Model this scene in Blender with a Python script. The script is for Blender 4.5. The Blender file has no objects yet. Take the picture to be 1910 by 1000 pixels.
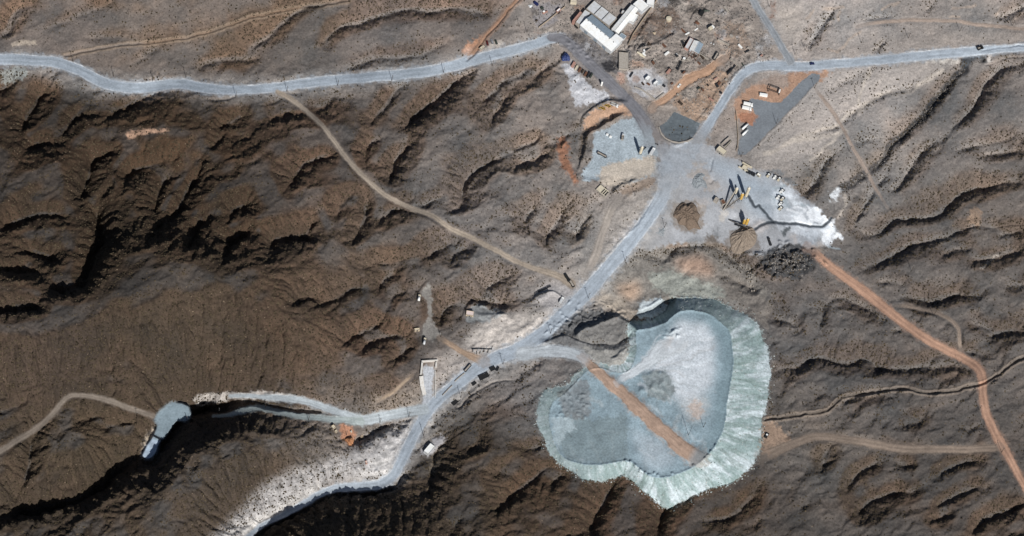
import bpy, math, random
import numpy as np

# ------------------------------------------------------------------ camera model
rnd = random.Random(7)
rs = np.random.RandomState(11)
C = bpy.context.scene.collection
M_PX = 0.5                        # metres per photograph pixel on level ground
TILT, AZ = math.radians(28), math.radians(14)
DIST, Z0 = 3200.0, 15.0
HX = 955 * M_PX / DIST            # tan of half the horizontal field
vb = np.array([-math.sin(TILT) * math.sin(AZ), -math.sin(TILT) * math.cos(AZ), math.cos(TILT)])
up = np.array([0, 1.0, 0]) - vb[1] * vb
up /= np.linalg.norm(up)
rt = np.cross(up, vb)
CAM = np.array([0, 0, Z0]) + DIST * vb


def W(px, py, z):
    """the point of the place at height z that is seen at (px, py)"""
    px = np.asarray(px, float); py = np.asarray(py, float); z = np.asarray(z, float)
    X = (px - 955) / 955 * HX
    Y = (500 - py) / 955 * HX
    d = [-vb[i] + X * rt[i] + Y * up[i] for i in range(3)]
    s = (z - CAM[2]) / d[2]
    return CAM[0] + s * d[0], CAM[1] + s * d[1], z + 0 * s


def lin(c):
    c = np.asarray(c, float) / 255
    return np.where(c <= .04045, c / 12.92, ((c + .055) / 1.055) ** 2.4)


# ------------------------------------------------------------------ numpy helpers
_perm = np.concatenate([rs.permutation(512)] * 2).astype(np.int32)
_ga = rs.rand(512) * 2 * np.pi
_gx, _gy = np.cos(_ga), np.sin(_ga)


def gnoise(x, y, seed=0):
    x = x + seed * 37.31; y = y + seed * 91.7
    xi = np.floor(x).astype(np.int32); yi = np.floor(y).astype(np.int32)
    xf = x - xi; yf = y - yi
    u = xf * xf * xf * (xf * (xf * 6 - 15) + 10); v = yf * yf * yf * (yf * (yf * 6 - 15) + 10)

    def g(ix, iy, dx, dy):
        k = _perm[(_perm[ix & 511] + iy) & 511]
        return _gx[k] * dx + _gy[k] * dy
    a = g(xi, yi, xf, yf); b = g(xi + 1, yi, xf - 1, yf)
    c = g(xi, yi + 1, xf, yf - 1); d = g(xi + 1, yi + 1, xf - 1, yf - 1)
    return ((a + u * (b - a)) + v * ((c + u * (d - c)) - (a + u * (b - a)))) * 1.5


def fbm(x, y, wl, octv=4, gain=.5, seed=0):
    o = 0; a = 1.0
    for k in range(octv):
        o = o + a * gnoise(x / wl, y / wl, seed + k); wl /= 2.03; a *= gain
    return o


def ridged(x, y, wl, octv=3, gain=.5, seed=0):
    o = 0; a = 1.0
    for k in range(octv):
        o = o + a * (1 - 2 * np.abs(gnoise(x / wl, y / wl, seed + k))); wl /= 2.1; a *= gain
    return o


def sstep(a, b, x):
    t = np.clip((x - a) / (b - a), 0, 1)
    return t * t * (3 - 2 * t)


def blur(a, r):
    r = int(round(r))
    if r < 1: return a
    for _ in range(3):
        for ax in (0, 1):
            n = a.shape[ax]; p = [(0, 0), (0, 0)]; p[ax] = (r + 1, r)
            c = np.cumsum(np.pad(a, p, mode='edge'), axis=ax)
            a = (np.take(c, range(2 * r + 1, 2 * r + 1 + n), ax) - np.take(c, range(0, n), ax)) / (2 * r + 1)
    return a


# ------------------------------------------------------------------ the working grid (photograph pixels)
ST = 1.5
X0, X1, Y0, Y1 = -75, 1985, -75, 1075
gx = np.arange(X0, X1 + .01, ST); gy = np.arange(Y0, Y1 + .01, ST)
NX, NY = len(gx), len(gy)
PX, PY = np.meshgrid(gx, gy)
WX = PX + 5 * gnoise(PX / 31, PY / 31, 50) + 2.2 * gnoise(PX / 11, PY / 11, 51) + 1.0 * gnoise(PX / 4.7, PY / 4.7, 52)
WY = PY + 5 * gnoise(PX / 31, PY / 31, 60) + 2.2 * gnoise(PX / 11, PY / 11, 61) + 1.0 * gnoise(PX / 4.7, PY / 4.7, 62)


def win(x0, y0, x1, y1):
    i0 = max(0, int((x0 - X0) / ST)); i1 = min(NX, int((x1 - X0) / ST) + 2)
    j0 = max(0, int((y0 - Y0) / ST)); j1 = min(NY, int((y1 - Y0) / ST) + 2)
    return (slice(j0, j1), slice(i0, i1))


def inside(poly, x, y):
    r = np.zeros(x.shape, bool); n = len(poly)
    for k in range(n):
        xa, ya = poly[k]; xb, yb = poly[(k + 1) % n]
        if ya == yb: continue
        r ^= ((ya > y) != (yb > y)) & (x < (xb - xa) * (y - ya) / (yb - ya) + xa)
    return r


def smooth(pts, step=4.0, closed=False):
    """Catmull-Rom through the points, resampled"""
    p = [np.array(q, float) for q in pts]
    if closed: p = [p[-1]] + p + [p[0], p[1]]
    else: p = [2 * p[0] - p[1]] + p + [2 * p[-1] - p[-2]]
    out = []
    for i in range(1, len(p) - 2):
        n = max(1, int(np.linalg.norm(p[i + 1][:2] - p[i][:2]) / step))
        for k in range(n):
            t = k / n
            out.append(.5 * (2 * p[i] + (p[i + 1] - p[i - 1]) * t + (2 * p[i - 1] - 5 * p[i] + 4 * p[i + 1] - p[i + 2]) * t * t
                             + (3 * p[i] - p[i - 1] - 3 * p[i + 1] + p[i + 2]) * t ** 3))
    if not closed: out.append(p[-2])
    return np.array(out)


def dline(pts, pad, warp=1.0, closed=False, cols=None):
    """distance to a polyline (with optional per-point widths in column 2): window, d, along, width"""
    p = np.asarray(pts, float)
    w = win(p[:, 0].min() - pad, p[:, 1].min() - pad, p[:, 0].max() + pad, p[:, 1].max() + pad)
    x = PX[w] + warp * (WX[w] - PX[w]); y = PY[w] + warp * (WY[w] - PY[w])
    best = np.full(x.shape, 1e9); al = np.zeros(x.shape); wd = np.zeros(x.shape); sg = np.zeros(x.shape)
    if closed: p = np.vstack([p, p[:1]])
    acc = 0
    for k in range(len(p) - 1):
        ax, ay = p[k, :2]; dx, dy = p[k + 1, :2] - p[k, :2]; L2 = dx * dx + dy * dy + 1e-9
        sub = win(min(ax, ax + dx) - pad - 8, min(ay, ay + dy) - pad - 8, max(ax, ax + dx) + pad + 8, max(ay, ay + dy) + pad + 8)
        sl = (slice(max(0, sub[0].start - w[0].start), max(0, sub[0].stop - w[0].start)), slice(max(0, sub[1].start - w[1].start), max(0, sub[1].stop - w[1].start)))
        xx = x[sl]; yy = y[sl]
        if xx.size == 0: acc += math.sqrt(L2); continue
        t = np.clip(((xx - ax) * dx + (yy - ay) * dy) / L2, 0, 1)
        d = np.hypot(xx - ax - t * dx, yy - ay - t * dy)
        m = d < best[sl]
        best[sl] = np.where(m, d, best[sl])
        al[sl] = np.where(m, acc + t * math.sqrt(L2), al[sl])
        sg[sl] = np.where(m, (dx * (yy - ay) - dy * (xx - ax)) / math.sqrt(L2), sg[sl])
        if p.shape[1] > 2: wd[sl] = np.where(m, p[k, 2] + t * (p[k + 1, 2] - p[k, 2]), wd[sl])
        acc += math.sqrt(L2)
    return w, best, al, wd, sg


def mpoly(poly, feather=4, warp=1.0):
    """soft mask of a polygon"""
    p = np.asarray(poly, float); pad = feather * 3 + 14
    w = win(p[:, 0].min() - pad, p[:, 1].min() - pad, p[:, 0].max() + pad, p[:, 1].max() + pad)
    m = inside(poly, PX[w] + warp * (WX[w] - PX[w]), PY[w] + warp * (WY[w] - PY[w])).astype(float)
    return w, blur(m, feather / ST / 1.6)


# ------------------------------------------------------------------ landform
# regional surface: (px, py, height in half-metres)
TOP = [(0, 20, 52), (200, 20, 54), (400, 20, 55), (600, 20, 52), (800, 20, 50), (950, 20, 46), (0, 111, 44), (200, 158, 42), (400, 166, 40),
       (600, 152, 40), (800, 132, 40), (960, 95, 39), (1040, 66, 38), (1100, 10, 38), (1200, 40, 38), (1300, 80, 36), (1420, 40, 36), (1480, 118, 35),
       (1150, 160, 35), (1250, 285, 32), (1235, 370, 31), (1150, 480, 27), (1090, 550, 24), (960, 655, 20), (880, 692, 18), (795, 770, 13),
       (735, 885, 8), (620, 912, 5), (460, 1000, -4), (700, 782, 11), (600, 770, 13), (500, 755, 14), (420, 760, 12), (330, 775, 14), (280, 840, 16),
       (0, 640, 118), (50, 622, 119), (110, 590, 121), (170, 560, 122), (230, 540, 124), (290, 505, 124), (345, 490, 123), (420, 505, 117), (490, 530, 104),
       (540, 590, 84), (590, 640, 62), (0, 740, 60), (100, 740, 58), (200, 748, 52), (270, 765, 40),
       (100, 500, 86), (60, 430, 74), (170, 440, 76), (120, 340, 68), (250, 370, 72), (330, 400, 82), (400, 440, 90), (450, 330, 68), (350, 280, 66),
       (250, 260, 66), (120, 230, 60), (40, 260, 58), (500, 420, 76), (560, 480, 74), (620, 540, 64), (560, 260, 58), (600, 400, 66), (690, 300, 58), (760, 420, 54),
       (700, 500, 56), (850, 250, 50), (900, 350, 46), (960, 420, 40), (880, 490, 44), (1000, 250, 42), (1050, 350, 40), (1080, 430, 33),
       (700, 580, 52), (760, 600, 46), (800, 560, 42), (660, 660, 50), (700, 720, 34), (620, 730, 28), (560, 715, 40), (480, 690, 46), (880, 560, 34), (950, 590, 26),
       (400, 700, 40), (60, 690, 86), (200, 660, 84), (320, 640, 82),
       (380, 860, 86), (440, 835, 80), (520, 825, 60), (600, 840, 38), (330, 920, 82), (260, 985, 58), (150, 850, 46), (80, 900, 44), (30, 800, 52), (100, 985, 40),
       (200, 930, 38), (420, 940, 32), (500, 900, 30), (680, 840, 22),
       (540, 985, 34), (600, 985, 62), (680, 975, 64), (650, 1040, 110), (540, 1050, 80), (780, 960, 56), (860, 940, 64), (830, 860, 36), (900, 850, 52), (900, 770, 30), (960, 740, 28),
       (980, 830, 40), (960, 960, 52), (1030, 960, 38), (1040, 725, 30), (1120, 960, 20), (1240, 985, 2), (1380, 960, 4), (1470, 880, 10), (1450, 780, 9), (1460, 700, 10), (1420, 600, 9),
       (1200, 575, 11), (1245, 560, 12), (1300, 545, 9), (1120, 596, 24), (1100, 682, 37), (1060, 698, 34), (1140, 662, 36), (1165, 642, 35), (1080, 652, 32), (1035, 655, 26), (1400, 500, 20), (1500, 450, 25), (1420, 350, 30), (1560, 240, 32), (1700, 130, 34), (1860, 95, 38), (1880, 20, 42),
       (1600, 40, 38), (1700, 300, 32), (1850, 250, 40), (1880, 330, 36), (1850, 450, 32), (1680, 430, 27), (1600, 540, 22), (1750, 560, 25), (1880, 580, 28), (1560, 640, 17), (1700, 650, 21),
       (1850, 700, 22), (1600, 780, 15), (1750, 790, 18), (1860, 835, 19), (1560, 930, 14), (1700, 960, 16), (1880, 970, 20), (1100, 800, 22), (1250, 700, 22), (1250, 850, 14)]
P = np.array(TOP, float)
P[:, 2] += .30 * np.maximum(0, P[:, 2] - 44)
SH, DAT = math.sin(TILT), 40.0                 # plan position of a photograph pixel at height h: py + SH * (h - DAT)
P[:, 1] += SH * (P[:, 2] - DAT)


def tps_fit(P):
    n = len(P); q = P[:, :2] / 1000
    r2 = ((q[:, None] - q[None]) ** 2).sum(-1)
    K = np.where(r2 > 0, .5 * r2 * np.log(r2 + 1e-12), 0) + np.eye(n) * 2e-4
    A = np.zeros((n + 3, n + 3)); A[:n, :n] = K
    A[:n, n] = 1; A[:n, n + 1:] = q; A[n, :n] = 1; A[n + 1:, :n] = q.T
    return np.linalg.solve(A, np.concatenate([P[:, 2], [0, 0, 0]]))


def tps_eval(P, c, x, y):
    o = c[-3] + c[-2] * x / 1000 + c[-1] * y / 1000
    for k in range(len(P)):
        r2 = ((x - P[k, 0]) ** 2 + (y - P[k, 1]) ** 2) / 1e6
        o = o + c[k] * .5 * r2 * np.log(r2 + 1e-12)
    return o


cx = np.arange(X0, X1 + 8, 8.); cy = np.arange(Y0, Y1 + 8, 8.)
tx, ty = np.meshgrid(cx, cy)
Tc = np.clip(tps_eval(P, tps_fit(P), tx, ty), -20, 190)


def bil(a, ox, oy, st, x, y):
    u = np.clip((x - ox) / st, 0, a.shape[1] - 1.001); v = np.clip((y - oy) / st, 0, a.shape[0] - 1.001)
    i = u.astype(int); j = v.astype(int); fu = u - i; fv = v - j
    return (a[j, i] * (1 - fu) + a[j, i + 1] * fu) * (1 - fv) + (a[j + 1, i] * (1 - fu) + a[j + 1, i + 1] * fu) * fv


T = blur(bil(Tc, X0, Y0, 8., PX, PY), 4)

# drainage lines: depth in half-metres, then points
VAL = [
 (3, (230,-20),(214,2),(180,20),(150,30),(110,45),(70,58)), (6, (62,-10),(58,8),(28,22),(18,58),(-10,76)), (4, (310,76),(300,83),(275,105),(250,117)),
 (3, (250,69),(200,71),(155,75)), (5, (500,98),(478,112),(430,113),(392,117),(372,130),(360,144)), (10, (352,163),(325,168),(300,172),(276,181),(258,194),(245,200),(226,208),(196,226),(180,240)),
 (14, (112,172),(83,178),(63,206),(45,236),(38,262)), (12, (36,152),(10,168),(-20,182)), (13, (178,217),(160,218),(141,226),(124,246),(112,262)), (7, (185,184),(150,200),(125,216)),
 (9, (480,208),(440,226),(412,241),(405,258)),
 (7, (650,-10),(600,8),(565,18),(540,33),(520,50),(500,70),(480,82),(450,100)), (8, (935,18),(905,24),(882,23),(860,16),(837,15),(818,22),(802,27),(785,22),(766,15),(745,22),(731,25),(701,35),(668,45),(636,53),(612,70),(600,80),(578,97)),
 (4, (875,65),(840,78),(807,93),(776,105),(740,108),(706,108),(665,124),(640,138)), (5, (568,166),(530,182),(495,202)), (7, (668,180),(640,183),(620,185),(598,208),(560,214),(530,216),(480,241)),
 (8, (775,160),(755,163),(741,168),(732,182),(724,198),(696,226),(683,248)), (11, (895,131),(875,138),(857,148),(832,173),(805,196),(781,216),(751,241),(735,256)), (8, (962,138),(940,152),(927,166),(905,190),(892,205)),
 (7, (958,172),(935,200),(917,226),(915,248)),
 (20, (232,272),(226,278),(196,298),(173,310),(166,335),(151,363),(150,385)), (12, (155,394),(151,396),(118,408),(95,406),(75,403),(45,412),(15,426),(-20,440)), (20, (204,346),(192,360),(186,376),(182,400),(182,421),(190,446),(188,462),(176,478),(168,499),(160,525),(145,560)),
 (15, (332,292),(300,300),(276,308),(255,320),(236,333),(228,352)), (16, (326,308),(322,325),(308,343),(296,360),(291,380),(286,402),(278,416)), (18, (380,280),(376,300),(374,320),(359,348),(347,372),(339,393),(322,410),(301,421),(288,440),(284,458)),
 (18, (395,412),(380,416),(370,426),(362,453),(347,473)), (11, (482,369),(455,385),(437,398),(424,418),(405,430)), (16, (482,426),(455,442),(432,459),(422,481),(412,501)), (9, (485,252),(465,262),(448,268),(430,277)), (8, (414,252),(406,270),(392,288)),
 (14, (120,252),(110,270),(90,276),(65,279),(40,290)), (14, (30,466),(45,470),(80,478),(108,497)), (12, (-20,502),(0,505),(50,508),(100,517)), (14, (85,535),(112,545),(140,547),(152,543)), (15, (100,575),(85,579),(40,581),(-20,585)),
 (11, (640,286),(606,298),(580,304),(565,310),(550,335),(538,360),(532,372)), (10, (730,252),(705,262),(691,268),(683,280),(680,296),(681,314)), (12, (780,262),(757,282),(741,295),(735,310),(734,323),(719,350)), (9, (684,349),(660,362),(641,375),(632,390),(628,403),(619,422)),
 (11, (725,366),(700,365),(686,368),(681,391),(681,412),(671,430),(661,446),(652,465)), (10, (780,397),(760,393),(744,393),(721,406),(698,421)), (11, (960,283),(930,300),(907,313),(885,325),(872,333),(864,348),(862,370),(857,402)), (6, (840,358),(806,376),(778,388)),
 (12, (592,412),(578,428),(578,448)), (14, (608,450),(560,447),(517,448),(507,460),(502,478),(502,495)), (9, (876,450),(850,453),(832,458),(806,476),(795,493)), (7, (785,480),(740,486),(701,492),(670,500)), (8, (896,460),(865,468),(847,476),(838,498)),
 (7, (1020,253),(993,267),(955,282)), (7, (1038,286),(1010,296),(985,305),(955,320)), (7, (1066,365),(1055,385),(1045,405),(1030,430),(1014,458)), (6, (1008,378),(990,395),(980,412),(975,435)), (5, (1100,400),(1085,425),(1070,450)),
 (10, (748,502),(730,514),(716,523),(700,548)), (11, (695,534),(670,540),(651,545),(640,553),(631,558),(606,568),(583,577)), (11, (602,558),(585,560),(565,560),(550,568),(538,575)), (12, (724,585),(714,600),(700,609),(681,618),(664,626),(651,631),(640,650)),
 (6, (774,542),(750,548),(731,553),(722,582)), (10, (772,619),(750,624),(726,628),(700,637),(681,646),(670,663)), (9, (780,643),(766,652),(754,661),(724,683)), (9, (962,510),(940,520),(922,530),(890,552)), (9, (965,571),(935,568),(907,565),(868,561)), (9, (860,563),(840,574),(827,583),(819,612)),
 (4, (601,662),(598,680),(598,700),(594,722)),
 (14, (128,751),(98,776),(75,798),(62,815),(55,850),(50,885),(34,920),(10,936),(-20,945)), (10, (216,783),(195,779),(176,778),(150,788),(133,802)), (10, (268,793),(245,791),(216,793),(180,806)), (6, (213,857),(195,861),(176,866),(140,867),(98,866)), (7, (198,892),(180,895),(166,896),(121,903),(92,900)),
 (26, (300,880),(285,866),(262,853),(240,866),(221,886),(203,900),(196,921),(178,930),(161,936),(131,951),(100,959),(40,965),(-20,972)), (24, (430,760),(400,768),(372,772),(352,782),(330,790),(314,810),(300,832),(290,856)),
 (11, (768,772),(745,782),(720,795),(690,812),(672,822),(655,831),(638,840)), (7, (840,812),(826,828),(814,845),(808,876),(806,905),(800,940)), (9, (962,922),(940,943),(920,964)),
 (9, (1053,867),(1035,870),(1020,873),(1003,890),(990,903),(960,923),(938,937)), (7, (1060,882),(1046,893),(1035,901),(1022,914)), (10, (1168,890),(1155,894),(1146,898),(1138,916),(1121,951),(1106,976),(1096,1010)), (11, (1298,919),(1275,930),(1261,936),(1244,948),(1235,964),(1231,976),(1226,1010)),
 (5, (1420,905),(1400,935),(1372,961),(1337,971),(1294,974)), (5, (1024,832),(1000,838),(966,845)),
 (5, (1570,824),(1556,830),(1546,840),(1537,860),(1533,892)), (6, (1660,859),(1641,863),(1622,875),(1606,883),(1591,896),(1583,906),(1582,928)), (7, (1720,908),(1700,917),(1681,921),(1646,928),(1625,938),(1611,948),(1603,965),(1605,986)), (6, (1846,862),(1825,863),(1802,866),(1775,876),(1757,883),(1745,898)),
 (5, (1710,869),(1690,872),(1671,868)), (8, (1925,940),(1890,953),(1862,963),(1840,974),(1827,981),(1812,1010)), (6, (1856,903),(1830,912),(1807,920),(1767,935),(1737,955)), (6, (1786,964),(1760,970),(1737,978)), (3, (1734,762),(1725,776),(1716,788),(1690,796),(1664,799)), (3, (1830,799),(1805,802),(1787,803)),
 (7, (1850,568),(1832,558),(1807,554),(1785,557),(1762,563),(1739,567),(1720,562),(1696,555),(1660,561)), (4, (1700,540),(1685,532),(1671,528),(1628,528)), (6, (1656,604),(1638,592),(1621,580),(1591,565),(1552,551)), (5, (1723,622),(1700,617),(1681,616),(1659,628)),
 (6, (1925,624),(1882,618),(1868,622),(1857,628),(1845,640)), (4, (1858,614),(1830,610),(1805,608)), (7, (1842,682),(1807,686),(1757,688),(1701,691),(1656,693),(1639,691),(1632,680),(1622,671),(1606,671),(1592,680),(1581,686),(1561,681),(1538,673),(1518,673),(1500,681),(1485,688),(1455,686),(1436,675)),
 (4, (1862,657),(1835,660),(1800,658),(1779,663),(1744,661),(1720,668),(1692,678)), (4, (1660,726),(1636,726),(1610,735),(1590,745),(1553,771)), (4, (1925,533),(1890,536),(1866,539)), (4, (1522,630),(1530,605),(1536,588),(1529,561)), (3, (1464,580),(1450,566),(1438,558)), (4, (1507,644),(1493,620),(1465,602),(1430,599)),
 (9, (1925,339),(1890,341),(1872,343),(1842,353),(1817,353),(1800,360),(1787,368),(1764,391),(1744,406),(1722,408),(1701,408),(1671,413),(1651,428),(1630,438),(1612,441),(1604,424)), (8, (1870,426),(1855,423),(1825,421),(1802,426),(1772,441),(1750,447),(1732,451),(1701,461),(1671,479),(1631,496),(1596,505)),
 (5, (1925,428),(1890,434),(1872,438),(1853,445)), (5, (1836,462),(1805,463),(1782,466),(1744,486)), (6, (1925,464),(1890,474),(1867,481),(1832,489),(1798,492)), (5, (1925,247),(1890,257),(1872,262),(1832,270),(1773,284)), (6, (1925,284),(1890,286),(1867,288),(1845,290),(1818,294)),
 (6, (1766,249),(1737,270),(1715,292),(1701,308),(1696,320),(1676,348),(1648,359)), (5, (1683,280),(1666,300),(1651,328),(1636,350),(1616,378),(1596,411),(1583,443)), (6, (1840,105),(1815,122),(1790,135),(1765,165),(1745,190),(1725,215),(1705,235),(1685,255),(1660,275),(1645,300),(1615,325),(1590,342),(1566,352)),
 (3, (1660,263),(1640,259),(1621,260),(1589,269)), (5, (1576,276),(1543,298),(1535,310),(1530,323),(1508,355),(1488,376)), (4, (1770,377),(1745,372),(1727,373),(1712,379)), (7, (1925,116),(1885,124),(1867,131),(1850,145),(1837,161),(1827,182),(1817,201),(1802,218),(1787,231),(1764,252)), (4, (1925,3),(1885,26),(1858,40)),
 (3, (1563,10),(1545,36),(1525,60),(1503,98)), (2, (1674,32),(1645,36),(1612,39)), (2, (1745,2),(1725,25)), (2, (1652,74),(1642,86),(1632,100)), (2, (1614,134),(1590,148),(1571,156),(1538,175)), (3, (1760,131),(1720,155),(1690,168),(1650,176),(1600,205),(1560,236),(1500,252)),
 (6, (1188,462),(1210,474),(1235,488),(1250,472),(1264,463),(1300,457),(1345,464),(1380,495),(1424,528)), (5, (1330,512),(1360,520),(1400,540),(1412,556)), (3.6, (44,640),(47,680),(42,735)), (3, (80,650),(80,690),(76,738)), (3.4, (108,625),(112,690),(104,740)), (5, (240,600),(228,640),(215,668),(196,720)), (5, (225,590),(240,640),(262,685),(290,712),(322,730)), (3, (300,560),(298,620),(290,690)), (3, (330,590),(328,650),(320,710)), (3.6, (372,560),(368,640),(360,715)),
 (3.6, (420,550),(410,620),(395,720)), (3.2, (460,570),(450,640),(440,715)), (3.4, (150,610),(148,690),(132,735)), (3, (500,600),(490,660),(480,720)), (3, (540,640),(530,690),(520,725)), (3, (180,600),(176,660),(168,730)), (2.6, (20,650),(18,700),(14,735)), (2.6, (348,560),(346,620),(342,690)), (2.6, (398,540),(392,600),(380,660)), (3, (1095,240),(1060,255),(1035,275)), (3, (1010,140),(985,160),(970,185)),
 (12, (560,960),(590,940),(615,924),(650,922),(690,926),(712,916),(740,912),(752,896)), (14, (470,1003),(500,990),(530,975),(565,952)), (5, (1005,120),(985,130),(960,150)),
 (5, (1040,118),(1010,135),(990,160)), (4, (700,960),(720,985),(715,1010)), (4, (870,960),(850,985),(840,1010)), (5, (905,800),(890,830),(870,850)), (4, (960,850),(930,880),(915,905)), (5, (380,800),(395,830),(410,850)), (5, (330,860),(350,880),(360,905)), (5, (250,890),(275,905),(290,925)),
 (6, (640,150),(0,0)),
]
VAL = VAL[:-1]
cst = 2.0
ux = np.arange(X0, X1 + 4, cst); uy = np.arange(Y0, Y1 + 4, cst)
Uf = np.zeros((len(uy), len(ux))); Um = np.zeros(Uf.shape, bool)


def burn(pts, D, taper=True, plan=True):
    q = smooth(pts, 1.5)
    j = np.stack([gnoise(q[:, 0] / 13, q[:, 1] / 13, 3), gnoise(q[:, 0] / 13, q[:, 1] / 13, 4)], 1) * 3 + np.stack([gnoise(q[:, 0] / 5, q[:, 1] / 5, 5), gnoise(q[:, 0] / 5, q[:, 1] / 5, 6)], 1) * 1.2
    q = q[:, :2] + j; n = len(q)
    s = np.linspace(0, 1, n)
    D = D * (2.8 + .8 * float(sstep(520, 1000, q[len(q) // 2, 0])) + .2 * float(sstep(650, 350, q[len(q) // 2, 0]) * sstep(140, 260, q[len(q) // 2, 1])))
    d = D * (np.minimum(1, np.minimum(s / .3, (1 - s) / .18)) * .9 + .1 if taper else 1 - .85 * s)
    d = d * (1 + .25 * gnoise(q[:, 0] / 23, q[:, 1] / 23, 9))
    if plan:
        y0 = q[:, 1].copy(); q = q.copy()
        for _ in range(6): q[:, 1] = y0 + SH * (bil(T, X0, Y0, ST, q[:, 0], q[:, 1]) - d - DAT)
    ii = np.round((q[:, 0] - X0) / cst).astype(int); jj = np.round((q[:, 1] - Y0) / cst).astype(int)
    ok = (ii >= 0) & (ii < len(ux)) & (jj >= 0) & (jj < len(uy))
    ii, jj, d = ii[ok], jj[ok], d[ok]
    Uf[jj, ii] = np.maximum(Uf[jj, ii], d); Um[jj, ii] = True
    return q


SPURS = []
for v in VAL:
    q = burn(v[1:], v[0])
    if v[0] >= 4:                                  # side gullies
        for k in range(6, len(q) - 6, 1):
            if rnd.random() < .11:
                tdir = q[min(k + 4, len(q) - 1)] - q[k - 4]
                a = math.atan2(tdir[1], tdir[0]) + rnd.choice((-1, 1)) * rnd.uniform(.7, 1.5)
                L = rnd.uniform(12, 34) * (1.25 if v[0] > 9 else 1)
                p0 = q[k]; p1 = p0 + L * .5 * np.array([math.cos(a), math.sin(a)])
                a += rnd.uniform(-.5, .5)
                SPURS.append((v[0] * rnd.uniform(.35, .7), (p0, p1, p1 + L * .5 * np.array([math.cos(a), math.sin(a)]))))
for d, pts in SPURS:
    burn(pts, d, False, False)
UX, UY = np.meshgrid(ux, uy)
ll = 22 - 3.5 * sstep(1000, 1500, UX) - 3 * sstep(170, 120, UY) + 4 * sstep(600, 300, UX) * sstep(150, 280, UY)
red = (np.add.outer(np.arange(len(uy)), np.arange(len(ux))) % 2) == 0


def relax(Uf, ll, its):
    kk = (cst / ll) ** 2
    U = blur(np.where(Um, Uf, 0), 4) * 5
    for it in range(its):
        for par in (red, ~red):
            pad = np.pad(U, 1, mode='edge')
            nb = pad[:-2, 1:-1] + pad[2:, 1:-1] + pad[1:-1, :-2] + pad[1:-1, 2:]
            U = np.where(par, U + 1.5 * (nb / (4 + kk) - U), U)
            U = np.where(Um, np.maximum(U, Uf), U)
    return U


ub = Um.copy(); Ub = Uf.copy()
U = relax(Uf * .78, ll, 90) + relax(Uf * .19, 6.0 + 0 * ll, 24)
w4 = blur(np.where(Um, Uf, 0), 9) * 9
U = U + .42 * blur(np.minimum(w4, 26), 9)
U = bil(U, X0, Y0, cst, PX, PY)
U = blur(U, 1)
H = T - U


def gullies(Hin, wl, amp, seed):
    """rills that run down the slope they lie on"""
    B = blur(Hin, max(1, wl / ST / 5))
    gy_, gx_ = np.gradient(B, ST)
    g = np.hypot(gx_, gy_) + 1e-5
    sx, sy = -gy_ / g, gx_ / g
    x = (PX + .5 * (WX - PX)) / wl; y = (PY + .5 * (WY - PY)) / wl
    xi = np.floor(x).astype(np.int32); yi = np.floor(y).astype(np.int32)
    acc = 0; ws = 0
    for dj in (-1, 0, 1):
        for di in (-1, 0, 1):
            k = _perm[(_perm[(xi + di + seed * 7) & 511] + yi + dj) & 511]
            vx = x - xi - di - (k % 31) / 31.0; vy = y - yi - dj - (k % 37) / 37.0
            wgt = np.exp(-2.2 * (vx * vx + vy * vy))
            acc = acc + wgt * np.cos(6.283 * 1.05 * (vx * sx + vy * sy) + k); ws = ws + wgt
    r = acc / ws
    return Hin + GA * amp * wl * sstep(.03, .6, g) * np.minimum(g, 1.2) * (np.abs(r) * 1.6 - .5)


GA = 1.15 - .4 * sstep(950, 1250, PX) - .35 * sstep(150, 110, PY) * sstep(1000, 900, PX)


# ranges of hills running to the east-north-east, then rills on every slope
ra = math.radians(28)
ru = WX * math.cos(ra) - WY * math.sin(ra); rv = WX * math.sin(ra) + WY * math.cos(ra)
HA = 1.0 + .8 * sstep(620, 420, PX) * sstep(150, 240, PY) - .3 * sstep(1000, 1300, PX) - .3 * sstep(1000, 1300, PX) * sstep(420, 300, PY) - .5 * sstep(150, 110, PY) * sstep(1100, 900, PX)
HA *= 1 - .35 * sstep(30, 80, (PY - 500)) * sstep(560, 400, PX) * sstep(760, 700, PY)
HA += .45 * sstep(1300, 1450, PX) * sstep(480, 600, PY)
H = H + HA * (5.5 * ridged(ru / 2.2, rv, 62, 2, .45, 141) + 3.0 * ridged(ru / 1.6, rv, 27, 2, .5, 143)) * .62
H = gullies(H, 46, .12, 1); H = gullies(H, 24, .11, 2); H = gullies(H, 12, .10, 3)

# from plan to what is seen: the same relief, laid out along the photograph's pixels
pg = PY.copy()
for _ in range(16): pg = .4 * pg + .6 * (PY + SH * (bil(H, X0, Y0, ST, PX, pg) - DAT))
H = bil(H, X0, Y0, ST, PX, pg)

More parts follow.
